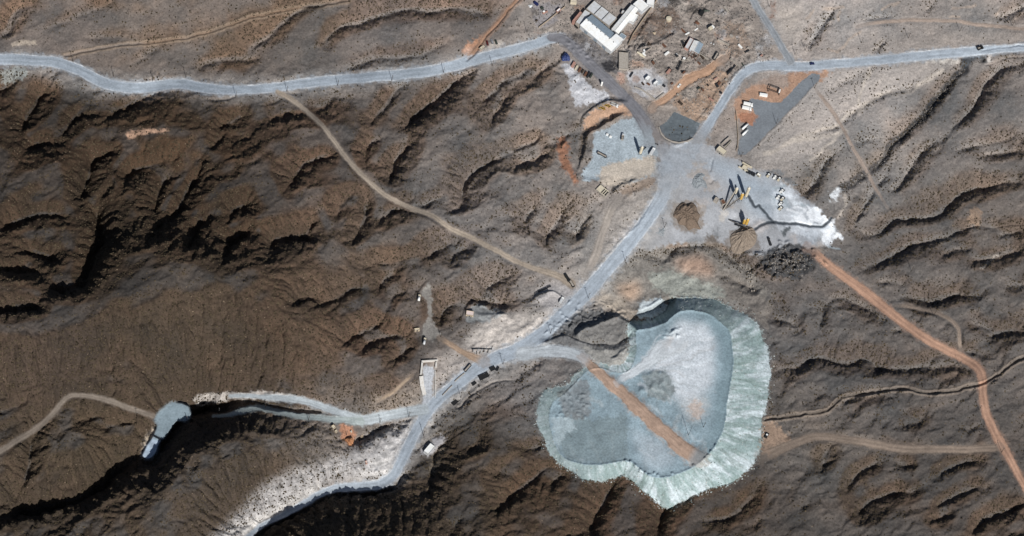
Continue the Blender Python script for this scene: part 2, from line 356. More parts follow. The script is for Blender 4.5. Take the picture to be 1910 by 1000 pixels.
# ------------------------------------------------------------------ roads and flats
ROADS = [  # name, material group, colour, points (px, py, width)
 ('road', 'west', (146, 158, 170), [(-70,112,20),(0,111,20),(50,112,20),(100,116,20),(140,128,20),(175,146,20),(205,158,20),(250,164,20),(290,161,20),(320,157,19),(350,158,19),(385,165,19),(430,168,17),(480,166,16),(520,162,17),(600,152,18),(680,145,18),(760,138,19),(830,127,19),(880,113,20),(940,98,19),(990,85,18),(1020,74,18),(1045,70,17)]),
 ('road', 'east', (154, 166, 178), [(1980,84,14),(1910,89,13),(1860,92,15),(1800,97,17),(1700,106,17),(1620,114,16),(1560,119,16),(1520,123,17),(1480,124,17),(1440,122,17),(1410,125,17),(1385,139,16),(1365,165,15),(1345,195,15),(1325,228,16),(1308,254,18),(1292,275,22)]),
 ('road', 'north', (140, 146, 152), [(1380,-40,12),(1402,-5,12),(1420,25,12),(1445,65,12),(1462,95,12),(1474,114,16)]),
 ('road', 'south', (156, 168, 180), [(1262,300,44),(1247,330,30),(1233,370,26),(1211,405,25),(1181,445,25),(1150,482,26),(1120,516,26),(1090,550,27),(1060,578,25),(1030,606,25),(1000,632,26),(960,655,26),(920,671,25),(880,694,24),(845,722,23),(815,748,22),(795,772,21),(780,797,19),(765,827,19),(750,857,19),(735,885,18),(715,900,17),(690,906,16),(650,908,15),(620,912,13),(590,925,12),(560,944,11),(530,960,9),(490,980,8),(460,1003,8),(430,1030,8)]),
 ('road', 'branch', (160, 170, 176), [(790,764,20),(770,767,18),(730,774,17),(700,780,18),(675,783,16),(640,772,12),(600,758,12),(570,749,12),(530,743,11),(490,740,8),(460,738,7),(430,739,6)]),
 ('road', 'lower branch', (150, 162, 162), [(672,786,14),(630,783,11),(600,780,10),(570,778,10),(530,771,10),(500,763,9),(480,761,10),(455,766,10),(430,773,7),(398,777,4)]),
 ('dirt_track', 'long beige', (144, 131, 116), [(518,172,9),(534,180,9),(550,190,9),(580,215,8),(610,245,8),(635,280,8),(655,305,8),(685,335,8),(720,365,8),(760,385,8),(800,400,8),(815,408,8),(840,426,9),(880,444,9),(920,465,9),(960,486,9),(1000,502,10),(1040,514,12),(1066,530,16)]),
 ('dirt_track', 'far west', (108, 98, 88), [(285,776,9),(250,764,10),(210,750,10),(180,741,9),(150,738,8),(130,739,8),(114,752,8),(95,776,9),(60,805,9),(30,822,10),(0,842,11),(-70,880,12)]),
 ('dirt_track', 'red', (164, 126, 102), [(1505,462,16),(1520,472,16),(1540,490,15),(1580,520,16),(1620,550,18),(1650,575,17),(1690,606,16),(1720,627,16),(1760,650,15),(1800,671,15),(1825,687,16),(1832,705,16),(1834,740,15),(1839,770,15),(1852,800,15),(1870,832,18),(1887,862,14),(1910,904,13),(1950,980,13)]),
 ('dirt_track', 'east beige', (122, 107, 94), [(1422,852,20),(1440,845,20),(1455,838,18),(1480,828,16),(1510,817,14),(1540,815,14),(1560,817,14),(1620,827,14),(1680,837,14),(1750,838,13),(1820,838,13),(1868,834,13)]),
 ('dirt_track', 'loop', (136, 120, 106), [(1672,570,6),(1690,571,6),(1720,577,6),(1750,585,6),(1775,599,7),(1788,615,7),(1790,635,6),(1791,658,6)]),
 ('dirt_track', 'north east', (158, 140, 126), [(1598,50,5),(1640,42,6),(1700,38,6),(1780,40,6),(1830,47,6),(1910,54,6),(1980,60,6)]),
 ('dirt_track', 'twin', (158, 148, 138), [(1152,372,12),(1140,392,14),(1125,430,14),(1110,478,15),(1092,512,12)]),
 ('dirt_track', 'cross', (150, 134, 122), [(1520,165,5),(1533,182,6),(1555,212,7),(1572,240,5),(1590,275,6),(1612,312,6),(1632,350,5),(1655,388,5)]),
 ('dirt_track', 'small', (150, 130, 108), [(705,748,5),(735,730,5),(752,715,5),(770,698,4)]),
 ('dirt_track', 'pad', (150, 126, 104), [(819,630,8),(840,642,9),(860,655,10),(885,668,14),(905,675,18)]),
 ('dirt_track', 'yard', (176, 138, 108), [(1215,203,12),(1245,180,14),(1275,155,15),(1310,137,15),(1335,122,14),(1352,106,12)]),
 ('dirt_track', 'spoil', (140, 108, 86), [(876,108,7),(893,84,6),(905,68,6),(925,46,6),(945,23,6),(968,-6,6)]),
 ('haul_road', 'plant', (118, 118, 124), [(1028,70,14),(1052,74,18),(1078,97,20),(1110,128,20),(1140,158,20),(1165,182,20),(1190,210,22),(1210,243,26),(1230,272,34)]),
 ('haul_road', 'heap', (172, 180, 186), [(975,660,26),(1000,657,22),(1030,655,22),(1060,658,21),(1085,667,20),(1096,676,18)]),
 ('haul_road', 'brown', (166, 138, 118), [(1088,668,14),(1110,688,18),(1140,715,20),(1170,741,22),(1200,770,23),(1240,808,26),(1270,833,28),(1292,848,28),(1306,855,26)]),
 ('haul_road', 'pale', (186, 194, 200), [(1150,712,10),(1175,698,14),(1200,682,18),(1230,655,26),(1262,636,34)]),
]
FLATS = [  # polygons worked level, smoothing radius in px, softness
 ([(1050,5),(1100,-30),(1230,-30),(1225,20),(1180,66),(1168,90),(1142,102),(1075,55),(1060,40)], 26, 4),
 ([(970,10),(1050,0),(1055,15),(1000,60),(975,50)], 26, 5),
 ([(1225,60),(1330,20),(1400,60),(1440,110),(1390,130),(1330,220),(1295,235),(1215,205),(1165,150),(1160,128),(1190,95)], 26, 6),
 ([(1110,250),(1160,222),(1190,215),(1215,240),(1240,268),(1320,270),(1360,293),(1400,318),(1450,330),(1480,352),(1530,395),(1560,430),(1540,462),(1470,470),(1400,470),(1330,455),(1270,455),(1200,470),(1190,440),(1222,380),(1235,330),(1180,338),(1150,330),(1100,335),(1085,330),(1105,290)], 30, 3),
 ([(1090,225),(1112,202),(1160,195),(1180,208),(1150,213),(1120,222),(1098,245)], 20, 3),
 ([(1365,225),(1375,170),(1410,140),(1470,130),(1535,127),(1545,140),(1395,292),(1370,285)], 26, 4),
 ([(1330,295),(1335,262),(1360,235),(1372,240),(1375,290)], 20, 4),
 ([(786,540),(800,530),(806,545),(806,600),(820,628),(800,640),(782,615),(795,590),(790,560)], 16, 2),
 ([(783,672),(816,672),(812,740),(808,770),(788,770),(784,735)], 16, 2),
 ([(862,595),(875,570),(905,572),(930,588),(900,600),(870,602)], 16, 3),
 ([(785,845),(808,815),(830,815),(818,835),(800,855)], 16, 3),
 ([(640,790),(665,790),(690,780),(672,812),(650,815),(618,800)], 16, 3),
 ([(1005,555),(1000,540),(1030,528),(1075,525),(1075,555),(1050,570)], 18, 3),
 ([(865,95),(880,78),(932,68),(945,82),(930,95),(880,108)], 18, 4),
 ([(1425,835),(1430,785),(1460,800),(1470,830),(1440,860)], 22, 5),
]
RMASK = []
Hs = blur(H, 14 / ST)
for name, key, colr, pts in ROADS:
    wd_ = max(p[2] for p in pts)
    w, d, al, wd, sg = dline(smooth(pts, 5), wd_ / 2 + 22, .75 if key in ('brown', 'pale', 'yard') else .2)
    wd = np.maximum(wd, 1)
    RMASK.append((w, d, al, wd, sg))
flatm = np.zeros(H.shape)
for w, d, al, wd, sg in RMASK:
    m = 1 - sstep(0, 1, (d - wd * .5) / (4 + wd * .35))
    H[w] += (Hs[w] - H[w]) * m
    flatm[w] = np.maximum(flatm[w], 1 - sstep(0, 6, d - wd * .5))
WINDROW = []
for (name, key, colr, pts), (w, d, al, wd, sg) in zip(ROADS, RMASK):
    if key in ('west', 'east', 'south', 'branch', 'lower branch', 'red', 'long beige', 'far west', 'east beige', 'heap', 'plant', 'north'):
        k = 1.0 if name == 'road' else .6
        gate = sstep(-.25, .45, gnoise(al / 38, (sg > 0) * 5.7 + al * 0, 200)) * (.7 + .5 * gnoise(al / 5, sg / 5, 201))
        WINDROW.append((w, k * 1.5 * np.exp(-((d - wd * .5 - 1.6) / 1.25) ** 2) * np.clip(gate, 0, 1.2)))
for poly, rad, soft in FLATS:
    w, m = mpoly(poly, soft, .3)
    hb = blur(H[win(min(p[0] for p in poly) - 90, min(p[1] for p in poly) - 90, max(p[0] for p in poly) + 90, max(p[1] for p in poly) + 90)], rad / ST)
    W2 = win(min(p[0] for p in poly) - 90, min(p[1] for p in poly) - 90, max(p[0] for p in poly) + 90, max(p[1] for p in poly) + 90)
    full = H.copy(); full[W2] = hb
    H[w] += (full[w] - H[w]) * m
    flatm[w] = np.maximum(flatm[w], m)

SPOIL = []
rdm = np.zeros(H.shape)
for w, d, al, wd, sg in RMASK: rdm[w] = np.maximum(rdm[w], d < wd * .55)
# ------------------------------------------------------------------ the tailings heap
RIM = [(1262,584),(1290,578),(1318,584),(1340,597),(1356,614),(1365,640),(1368,680),(1362,720),(1357,750),(1355,775),(1348,805),(1337,830),(1320,850),(1300,868),(1275,881),(1250,890),(1230,893),(1212,888),(1196,877),(1180,864),(1163,860),(1140,865),(1110,868),(1085,866),(1062,859),(1046,848),(1034,828),(1026,800),(1024,775),(1030,752),(1048,738),(1064,722),(1080,708),(1096,690),(1120,686),(1150,695),(1174,690),(1186,660),(1186,632),(1188,616),(1215,612),(1245,598)]
TOE = [(1252,558),(1300,556),(1350,566),(1392,590),(1416,615),(1430,650),(1436,690),(1434,730),(1424,770),(1420,800),(1419,840),(1406,866),(1385,885),(1360,901),(1330,911),(1300,922),(1270,936),(1245,946),(1220,931),(1195,911),(1166,886),(1150,893),(1120,897),(1095,895),(1070,882),(1050,868),(1025,846),(1010,812),(1003,780),(1007,748),(1020,730),(1050,720),(1070,706),(1088,688),(1110,676),(1150,684),(1168,670),(1176,640),(1172,618),(1178,602),(1210,600),(1240,580)]
w, dr, alr, _, _ = dline(smooth(RIM, 5, True), 100, .35, True)
inr = inside([tuple(p) for p in smooth(RIM, 5, True)], PX[w] + .35 * (WX[w] - PX[w]), PY[w] + .35 * (WY[w] - PY[w]))
wt, dt, _, _, _ = dline(smooth(TOE, 5, True), 120, .8, True)
DT = np.full(H.shape, 1e9); DT[wt] = dt
ITs = np.zeros(H.shape, bool)
ITs[wt] = inside([tuple(p) for p in smooth(TOE, 5, True)], PX[wt] + .8 * (WX[wt] - PX[wt]), PY[wt] + .8 * (WY[wt] - PY[wt]))
HEAP = np.zeros(H.shape); PLAT = np.zeros(H.shape); RIMAL = np.zeros(H.shape)
Hb = blur(H, 10)
pl = 39 - .012 * (PX[w] - 1200) - .02 * (PY[w] - 720) + .9 * fbm(PX[w], PY[w], 40, 3, .5, 71)
pl += 3.0 * np.exp(-((PX[w] - 1225) ** 2 + (PY[w] - 716) ** 2) / 18 ** 2)
pl -= 5.0 * sstep(1180, 1060, PX[w]) * sstep(700, 760, PY[w])
t = np.where(inr, 0, dr / (dr + DT[w] + 1e-6))
inh = inr | ITs[w]
rough = np.where(inr, 0, (ridged(alr / 1.0, dr * .25, 13, 2, .5, 75) * .35 + .5 * fbm(PX[w], PY[w], 7, 3, .6, 76)) * np.minimum(1, dr / 10))
hh = pl + (Hb[w] - pl) * t + rough * (1 - t)
bench = np.exp(-(dr / 2.2) ** 2) * inr * 2.6 * (.4 + .6 * sstep(-.4, .4, gnoise(alr / 26, alr * 0, 78)))                      # windrow along the edge
H[w] = np.where(inh, hh + bench, H[w])
HEAP[w] = inh; PLAT[w] = inr; RIMAL[w] = alr; w_heap = w; d_heap = dr
flatm[w] = np.maximum(flatm[w], inh * .8)
w, m = mpoly([(1176,600),(1186,584),(1212,577),(1240,561),(1262,557),(1256,582),(1238,596),(1214,607),(1190,612)], 3, .4)
H[w] -= 27 * m * (1 - PLAT[w])
# raised brown causeway across the heap
for k in range(230):                                             # diggings and spoil all over the works
    q = (rnd.uniform(1180, 1430), rnd.uniform(0, 205))
    if inside([(1185,70),(1230,5),(1330,-5),(1400,40),(1440,105),(1395,125),(1345,190),(1300,235),(1262,200),(1240,110),(1200,110)], np.array([q[0]]), np.array([q[1]]))[0]:
        SPOIL.append((q, rnd.uniform(3, 9), rnd.uniform(2, 4), rnd.uniform(0, 180), rnd.uniform(-1.2, 2.2)))
w, d, al, wd, sg = RMASK[[r[1] for r in ROADS].index('brown')]
H[w] += 2.6 * (1 - sstep(.25, .75, d / wd)) * sstep(10, 60, al)
# grey waste ridges and the cut north of the heap
def mound(cxy, rx, ry, rot, hgt, pw=1.0):
    a = math.radians(rot); R = max(rx, ry) * 1.3
    w = win(cxy[0] - R, cxy[1] - R, cxy[0] + R, cxy[1] + R)
    x = WX[w] * .6 + PX[w] * .4 - cxy[0]; y = WY[w] * .6 + PY[w] * .4 - cxy[1]
    u = (x * math.cos(a) + y * math.sin(a)) / rx; v = (-x * math.sin(a) + y * math.cos(a)) / ry
    H[w] += hgt * np.clip(1 - np.hypot(u, v), 0, 1) ** pw
def scarp(pts, drop, fade=22, run=3.2):
    """a worked edge: the ground falls away on its left-hand side"""
    w, d, al, wd, sg = dline(smooth(pts, 4), fade * 2.5, .5)
    L = al.max(); e = np.minimum(1, np.minimum(al, L - al) / (.12 * L))
    H[w] -= np.where(sg < 0, drop * e * sstep(0, run, d) * np.exp(-d / fade), 0)
def bank(pts, hgt, south, north, pad=60):
    """a ridge line: gentle to the right-hand side, steep on the left"""
    w, d, al, wd, sg = dline(smooth(pts, 4), pad, .7)
    L = al.max()
    e = np.minimum(1, np.minimum(al, L - al) / (.18 * L) + .1)
    wdt = np.where(sg > 0, south, north)
    H[w] += hgt * e * np.clip(1 - d / wdt, 0, 1)
bank([(1068,632),(1085,618),(1105,608),(1128,600),(1146,590),(1175,606),(1190,612)], 15, 34, 6)
bank([(1005,640),(1030,633),(1055,625),(1068,632)], 6, 12, 8)
bank([(1098,640),(1122,645),(1150,643),(1172,630),(1188,616)], -6, 8, 5, 20)
bank([(1140,672),(1155,660),(1172,648)], 6, 14, 5)
bank([(1150,590),(1158,586),(1170,592)], 6, 6, 5)
for k in range(18):
    mound((rnd.uniform(1195, 1255), rnd.uniform(693, 730)), 7, 6, 0, rnd.uniform(1.5, 3))
for k in range(26):
    mound((rnd.uniform(1238, 1270), rnd.uniform(612, 630)), 5, 4, 0, rnd.uniform(1.5, 2.6))
for k in range(34):
    mound((rnd.uniform(1040, 1100), rnd.uniform(728, 782)), 4.5, 3.5, 0, rnd.uniform(1.5, 3))
for px_, py_ in [(1165,857),(1176,860),(1186,868),(1194,876),(1203,881),(1211,885),(1219,882),(1226,888),(1255,884),(1294,868),(1315,856),(1322,850),(1328,843),(1336,830)]:
    mound((px_, py_), 4, 4, 0, 5)
# earth banks beside pads and roads
bank([(1189,334),(1175,340),(1160,347),(1148,356),(1140,362)], 7, 12, 5)
scarp([(1082,322),(1086,300),(1092,282),(1094,262),(1102,246),(1120,238),(1140,226),(1160,216),(1172,212)], 11, 16, 6)
scarp([(1083,240),(1086,226),(1098,210),(1115,197),(1138,189),(1160,190),(1172,194)], 9, 16, 5)
scarp([(984,568),(1000,553),(1014,547),(1030,546),(1042,550),(1050,557)], 6, 14, 4)
scarp([(1140,366),(1150,353),(1162,345),(1176,338),(1190,333)], 6, 9, 4)
scarp([(1184,97),(1200,88),(1220,82),(1240,72),(1262,62)], 7, 12, 3)
scarp([(1172,96),(1182,80),(1194,64),(1206,44),(1222,20)], 5, 9, 3)
scarp([(1284,44),(1296,26),(1310,10),(1345,-6)], 5, 8, 3)
scarp([(1342,168),(1352,156),(1372,138),(1386,126),(1408,117)], 3.5, 6, 3)
scarp([(1040,120),(1050,108),(1062,103)], 5, 8, 3)
scarp([(1296,233),(1310,214),(1326,190),(1340,168)], 4, 7, 3)
scarp([(862,600),(868,580),(876,566),(890,562)], 6, 10, 4)
scarp([(774,570),(782,548),(792,530),(800,522)], 4, 8, 3)
scarp([(828,830),(846,818),(866,806),(884,795)], 5, 8, 3)
scarp([(776,850),(790,832),(806,818),(830,812)], 4, 8, 3)
scarp([(1325,346),(1336,338)], 3, 5, 2)
scarp([(1010,640),(1032,634),(1052,629),(1068,633),(1090,642),(1115,645),(1140,645),(1165,637),(1190,613)], 9, 9, 4)
bank([(1172,213),(1160,216),(1140,226),(1120,238),(1102,246),(1094,262),(1092,282),(1086,300),(1082,318)], 5, 12, 5)
bank([(1165,194),(1140,190),(1115,195),(1098,208),(1085,226)], 5, 10, 6)
bank([(1228,233),(1236,256),(1250,266),(1266,269),(1285,264),(1294,258)], 3.0, 4, 4, 20)
bank([(1390,292),(1430,254),(1470,213),(1528,152)], 1.6, 3, 3, 14)
bank([(1220,374),(1209,394),(1190,422),(1168,440),(1139,471),(1110,500),(1096,517)], 2.0, 3, 3, 14)
bank([(1050,556),(1040,550),(1028,547),(1010,556),(985,566)], 6, 14, 5)
bank([(884,586),(905,588),(930,588),(950,585)], 4, 10, 5)
for k in range(150):                                             # rubble by the plaza
    mound((rnd.gauss(1466, 28), rnd.gauss(488, 14)), rnd.uniform(3, 8), rnd.uniform(2.5, 5), rnd.uniform(0, 180), rnd.uniform(2, 7))
for k in range(110):
    t_ = rnd.random(); mound((1030 + 110 * t_ + rnd.gauss(0, 10), 610 - 35 * t_ + rnd.gauss(0, 10)), rnd.uniform(3, 7), 3, rnd.uniform(0, 180), rnd.uniform(2, 5))
for k in range(36):
    t_ = rnd.random(); mound((1050 + 95 * t_ + rnd.gauss(0, 4), 78 + 58 * t_ + rnd.gauss(0, 6) - 4), 4, 3, 0, rnd.uniform(1, 3))
for k in range(40):
    t_ = rnd.random(); mound((1165 + 40 * t_ + rnd.gauss(0, 8), 105 - 30 * t_ + rnd.gauss(0, 8)), 5, 3, 120, rnd.uniform(1.5, 4))
mound((1215, 70), 45, 30, 120, 6)
for q, a_, b_, c_, h_ in SPOIL: mound(q, a_, b_, c_, h_)
bank([(1178,98),(1195,88),(1215,82),(1235,70),(1258,66)], 4, 8, 5)
# narrow channels and trenches: depth, width, raised lips
RAV = [(358,772,6),(385,768,9),(410,764,10),(432,757,10),(452,750,9),(475,752,7),(500,757,6),(530,761,5.5),(560,766,4.5),(595,770,3)]
w, d, al, wd, sg = dline(smooth(RAV, 4), 26, .6)
H[w] -= 16 * np.minimum(1, wd / 7) * (1 - sstep(.55, 1.15, d / np.maximum(wd, 1)))
flatm[w] = np.maximum(flatm[w], .5 * (d < wd))
TRENCH = [(4.5, 2.6, 1.6, [(1960,640),(1910,667),(1880,685),(1855,702),(1836,714),(1810,720),(1770,730),(1730,733),(1700,726),(1660,727),(1620,735),(1580,738),(1560,750),(1545,765),(1535,768),(1480,775),(1428,783)]),
          (3.5, 2.2, .8, [(122,103),(160,96),(200,88),(240,82),(276,79),(310,77),(340,72),(364,67),(395,58),(430,47),(478,30),(520,22),(580,12),(650,0)]),
          (3.5, 2.0, .6, [(872,112),(884,100),(897,80),(908,66),(928,44),(948,21),(972,-6)]),
          (2.5, 1.8, .4, [(1910,106),(1880,108),(1850,117),(1838,121)]),
          (2.0, 1.6, .4, [(1830,94),(1850,91),(1880,87),(1912,85)]),
          (2.0, 1.6, .5, [(1905,418),(1850,424),(1822,420),(1800,428)]),
          (3.0, 2.2, .0, [(386,186),(405,186),(425,185),(437,181)]),
          (3, 2.0, .6, [(952,708),(925,712),(905,722),(890,730),(870,745),(855,760)]),
          (2.5, 1.8, .0, [(1330,300),(1325,320)]),
          (3.0, 2.4, .3, [(1396,364),(1402,378),(1409,386),(1416,383),(1424,393),(1433,405),(1441,413)]),
          (3.0, 2.6, .3, [(1408,428),(1420,420),(1434,415),(1446,414),(1462,415),(1480,416),(1500,419),(1520,422),(1532,423),(1542,415),(1550,405)])]
for dep, wid, lip, pts in TRENCH:
    w, d, al, _, sg = dline(smooth(pts, 4), 14, .5)
    H[w] += lip * np.exp(-((d - wid * 1.7) / 1.8) ** 2) - dep * np.exp(-(d / wid) ** 2)
    flatm[w] = np.maximum(flatm[w], .7 * np.exp(-(d / (2 * wid)) ** 2))
# basin cut for the settling pond and the black gully
POND = [(263,850),(272,834),(282,819),(291,800),(292,790),(287,783),(296,768),(308,757),(320,750),(340,752),(353,757),(358,771),(352,786),(340,787),(329,786),(322,797),(314,808),(305,820),(297,829),(291,845),(284,855),(273,858)]
w, m = mpoly(POND, 3, .2)
H[w] += (7 - H[w]) * sstep(.2, .75, m)
flatm[w] = np.maximum(flatm[w], m)
DARKPOND = [(1792,108),(1803,101),(1822,100),(1836,104),(1841,113),(1834,117),(1822,112),(1812,121),(1796,127),(1788,120)]
w, m = mpoly(DARKPOND, 2, .5)
H[w] -= 3 * m

# ------------------------------------------------------------------ fine relief
gyr, gxr = np.gradient(blur(H, 2), ST)
SL = np.hypot(gxr, gyr)
rg = (1 - flatm) * (.35 + .9 * sstep(.05, .5, SL))
H = H + rg * (1.5 * fbm(WX, WY, 46, 3, .5, 21) + 1.2 * ridged(WX + .5 * WY, WY - .5 * WX, 24, 2, .5, 31) * sstep(.1, .5, SL)
              + .55 * ridged(PX + .6 * PY, (PY - .6 * PX) * .5, 7.5, 2, .5, 33) + .42 * fbm(PX, PY, 6.0, 2, .6, 35)) \
      + (1 - flatm * .75) * .28 * gnoise(PX / 3.3, PY / 3.3, 37)
wy, my = mpoly([(1185,70),(1230,5),(1330,-5),(1400,40),(1440,105),(1395,125),(1345,190),(1300,235),(1262,200),(1215,200),(1165,145),(1100,90),(1080,66)], 6, 1)
ter = np.zeros(H.shape); w, m = mpoly([(1165,136),(1215,126),(1252,150),(1242,174),(1222,192),(1178,170)], 4); ter[w] = m
my = my * (1 - .85 * ter[wy])
H[wy] += my * (1 - rdm[wy]) * (2.2 * ridged(WX[wy], WY[wy], 34, 3, .55, 40) + 1.1 * fbm(PX[wy], PY[wy], 16, 3, .6, 41) + .45 * ridged(PX[wy], PY[wy], 6, 2, .6, 43) + .3 * gnoise(PX[wy] / 2.6, PY[wy] / 2.6, 45))
for w, b_ in WINDROW: H[w] += b_ * (1 - rdm[w])
KURV = H - blur(H, 5)


def hgt(px, py):
    return bil(H, X0, Y0, ST, np.asarray(px, float), np.asarray(py, float)) * .5


def site(px, py):
    z = float(hgt(px, py))
    return tuple(float(q) for q in W(px, py, z))


# ------------------------------------------------------------------ ground colour (what the soil, dust and rock are, with shade painted only on the heap's north face)
TINT = [(100,50,118,100,86),(300,60,118,100,84),(550,30,112,96,82),(300,230,98,80,64),(100,250,82,68,56),(60,400,96,80,66),(200,430,78,66,54),(400,380,90,74,60),(350,600,98,86,74),(100,680,96,84,74),(150,820,98,86,72),(100,950,96,84,72),
 (380,920,100,90,80),(550,600,92,78,66),(600,300,96,80,68),(720,60,116,104,96),(900,50,116,102,92),(750,200,102,88,77),(850,300,108,100,94),(900,420,112,106,102),(700,480,102,88,76),(700,600,98,82,70),(1000,300,124,112,102),(1000,430,128,118,110),(1000,700,122,112,106),
 (880,880,78,68,58),(1000,930,82,68,56),(1200,970,88,72,60),(1400,950,88,74,62),(1500,830,102,92,82),(1700,930,92,80,70),(1850,930,94,82,72),(1600,700,100,92,86),(1500,620,104,98,94),(1800,600,106,96,88),(1700,480,108,100,94),(1850,400,112,100,90),(1600,300,134,125,116),(1800,200,118,108,100),(1600,180,152,142,134),
 (1800,30,140,128,118),(1500,40,162,150,140),(1300,60,140,122,106),(1150,10,142,126,114),(1000,20,150,132,116),(1100,450,146,135,124),(560,960,84,72,60),(700,980,76,66,56),(650,840,130,124,118)]
CB = np.array(TINT, float)
wsum = 0; base = np.zeros(tx.shape + (3,))
for k in range(len(CB)):
    wgt = 1 / (((tx - CB[k, 0]) ** 2 + (ty - CB[k, 1]) ** 2) / 120 ** 2 + .15) ** 2
    base += wgt[..., None] * CB[k, 2:]; wsum = wsum + wgt
base /= wsum[..., None]
BS = np.stack([bil(base[..., k], X0, Y0, 8., PX, PY) for k in range(3)], -1)
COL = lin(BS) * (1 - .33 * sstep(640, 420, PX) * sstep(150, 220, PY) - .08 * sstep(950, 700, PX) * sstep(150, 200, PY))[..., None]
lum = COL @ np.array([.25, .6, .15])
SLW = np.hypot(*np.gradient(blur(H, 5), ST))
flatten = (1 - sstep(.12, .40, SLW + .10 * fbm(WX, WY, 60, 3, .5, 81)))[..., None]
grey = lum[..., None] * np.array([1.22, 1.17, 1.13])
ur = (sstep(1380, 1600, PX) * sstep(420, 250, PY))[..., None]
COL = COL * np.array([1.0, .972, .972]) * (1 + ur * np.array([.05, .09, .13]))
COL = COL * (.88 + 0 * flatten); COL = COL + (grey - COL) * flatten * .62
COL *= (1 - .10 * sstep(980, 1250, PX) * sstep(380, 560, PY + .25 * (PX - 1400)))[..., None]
hue = fbm(WX, WY, 85, 4, .55, 83)[..., None]
COL = COL * (1 + .22 * hue * np.array([1.25, 1.0, .8])) * (1 + .12 * fbm(PX, PY, 9, 3, .6, 85))[..., None]
COL = COL * (1 + np.clip(-KURV * .05, -.14, .14))[..., None]             # washed sand in hollows


def paint(w, m, c, op=1.0, var=.10, rag=False):
    if np.isscalar(m): return
    c = lin(c); c = c + (c @ np.array([.25, .6, .15]) - c) * .28
    v = (1 + var * fbm(PX[w], PY[w], 14, 4, .6, 91))[..., None]
    if rag: m = np.where((m > .01) & (m < .99), sstep(.18, .82, m + .42 * fbm(PX[w], PY[w], 8, 3, .65, 92)), m)
    mm = np.clip(m * op, 0, 1)[..., None]
    COL[w] = COL[w] * (1 - mm) + c * v * mm


def pp(c, f, poly, op=1.0, var=.10, warp=1.0):
    w, m = mpoly(poly, f, warp)
    paint(w, m, c, op, var, 3 <= f < 9)


def pl_(c, wid, pts, op=1.0, soft=2.0, var=.1, warp=1.0, only=None):
    w, d, al, _, _ = dline(smooth(pts, 4), wid + soft * 2 + 6, warp)
    paint(w, (1 - sstep(wid * .5 - soft, wid * .5 + soft, d)) * (1 if only is None else only[w]), c, op, var)


# washes and open ground
pp((172,162,154), 16, [(1440,128),(1910,106),(1910,112),(1770,128),(1690,165),(1600,210),(1510,300),(1430,320),(1400,295),(1530,155)], .75)
pp((176,164,152), 14, [(1440,5),(1500,20),(1490,70),(1475,90),(1450,50)], .7)
pp((160,148,138), 14, [(1480,110),(1500,95),(1800,60),(1910,62),(1910,80),(1600,104)], .7)
for wd_, pts in [(7, [(1500,252),(1530,243),(1560,235),(1585,215),(1600,205),(1625,190),(1650,176),(1700,166),(1760,131)]), (5, [(1620,128),(1615,150),(1606,180),(1597,205)]), (8, [(1430,290),(1480,262),(1540,252),(1575,246)]), (5, [(1510,300),(1545,270),(1570,248)]),
                 (3, [(1573,362),(1576,380),(1570,395),(1564,406)]), (3, [(1860,480),(1830,500)])]:
    pl_((186,174,160), wd_, pts, .85, 2.5)
pl_((48,50,54), 15, [(1800,128),(1785,142),(1765,165),(1745,190),(1725,216),(1700,240),(1682,256)], .95, 3)
pl_((62,62,66), 15, [(1682,256),(1660,275),(1645,300),(1615,325),(1590,342),(1568,352)], .8, 3)
pl_((150,140,132), 4, [(1660,350),(1690,322),(1730,292),(1770,262),(1800,240)], .5, 2)
# plant yard
pp((148,136,126), 10, [(985,0),(1050,-20),(1400,-20),(1472,112),(1440,116),(1400,118),(1362,140),(1330,220),(1290,240),(1215,205),(1180,190),(1130,155),(1060,100),(1000,70)], .95, .2)
pp((142,138,142), 6, [(1000,0),(1050,10),(1040,40),(1005,55),(990,20)], .8)
pp((104,102,104), 5, [(1052,62),(1080,60),(1142,104),(1170,90),(1182,104),(1164,128),(1150,146),(1120,128),(1075,92)], .9, .35)
pp((52,52,56), 3, [(1122,116),(1140,112),(1152,120),(1146,134),(1134,140),(1126,132)], .95)
pp((118,98,84), 8, [(1182,62),(1228,8),(1262,10),(1270,50),(1240,80),(1205,84)], .9, .2)
pp((92,84,80), 8, [(1228,0),(1262,-10),(1290,-10),(1262,20),(1240,16)], .7)
pp((158,132,110), 8, [(1330,60),(1360,40),(1390,50),(1400,90),(1370,110),(1340,90)], .7)
pp((164,134,108), 6, [(1290,165),(1330,135),(1362,128),(1355,170),(1320,228),(1296,230),(1252,196),(1270,170)], .9, .16)
pp((150,140,130), 4, [(1262,165),(1290,150),(1310,166),(1302,184),(1275,190)], .9, .2)
pp((182,182,186), 6, [(1168,138),(1215,128),(1248,150),(1240,172),(1222,190),(1180,168)], .95)
pp((150,166,178), 4, [(1222,148),(1236,150),(1238,164),(1222,166)], .8)
pp((190,142,118), 4, [(1150,142),(1165,136),(1172,146),(1160,160),(1150,152)], .6)
pp((188,190,196), 6, [(1046,118),(1062,116),(1085,145),(1105,162),(1140,172),(1135,188),(1100,190),(1075,202),(1068,180),(1066,160)], .95)
pp((196,152,116), 5, [(1086,232),(1106,206),(1140,196),(1165,195),(1190,208),(1178,213),(1150,214),(1120,224),(1098,246)], .95)
pp((160,104,68), 5, [(1036,262),(1048,252),(1058,270),(1056,290),(1076,335),(1084,345),(1068,342),(1050,312),(1042,290)], .9, .25)
pp((150,96,62), 5, [(1440,0),(1446,10),(1442,40),(1436,36)], .5)
pp((184,128,88), 6, [(862,104),(872,82),(895,66),(908,68),(896,90),(884,106)], .95, .25)
pp((186,174,160), 3, [(885,96),(930,74),(940,84),(900,102)], .7)
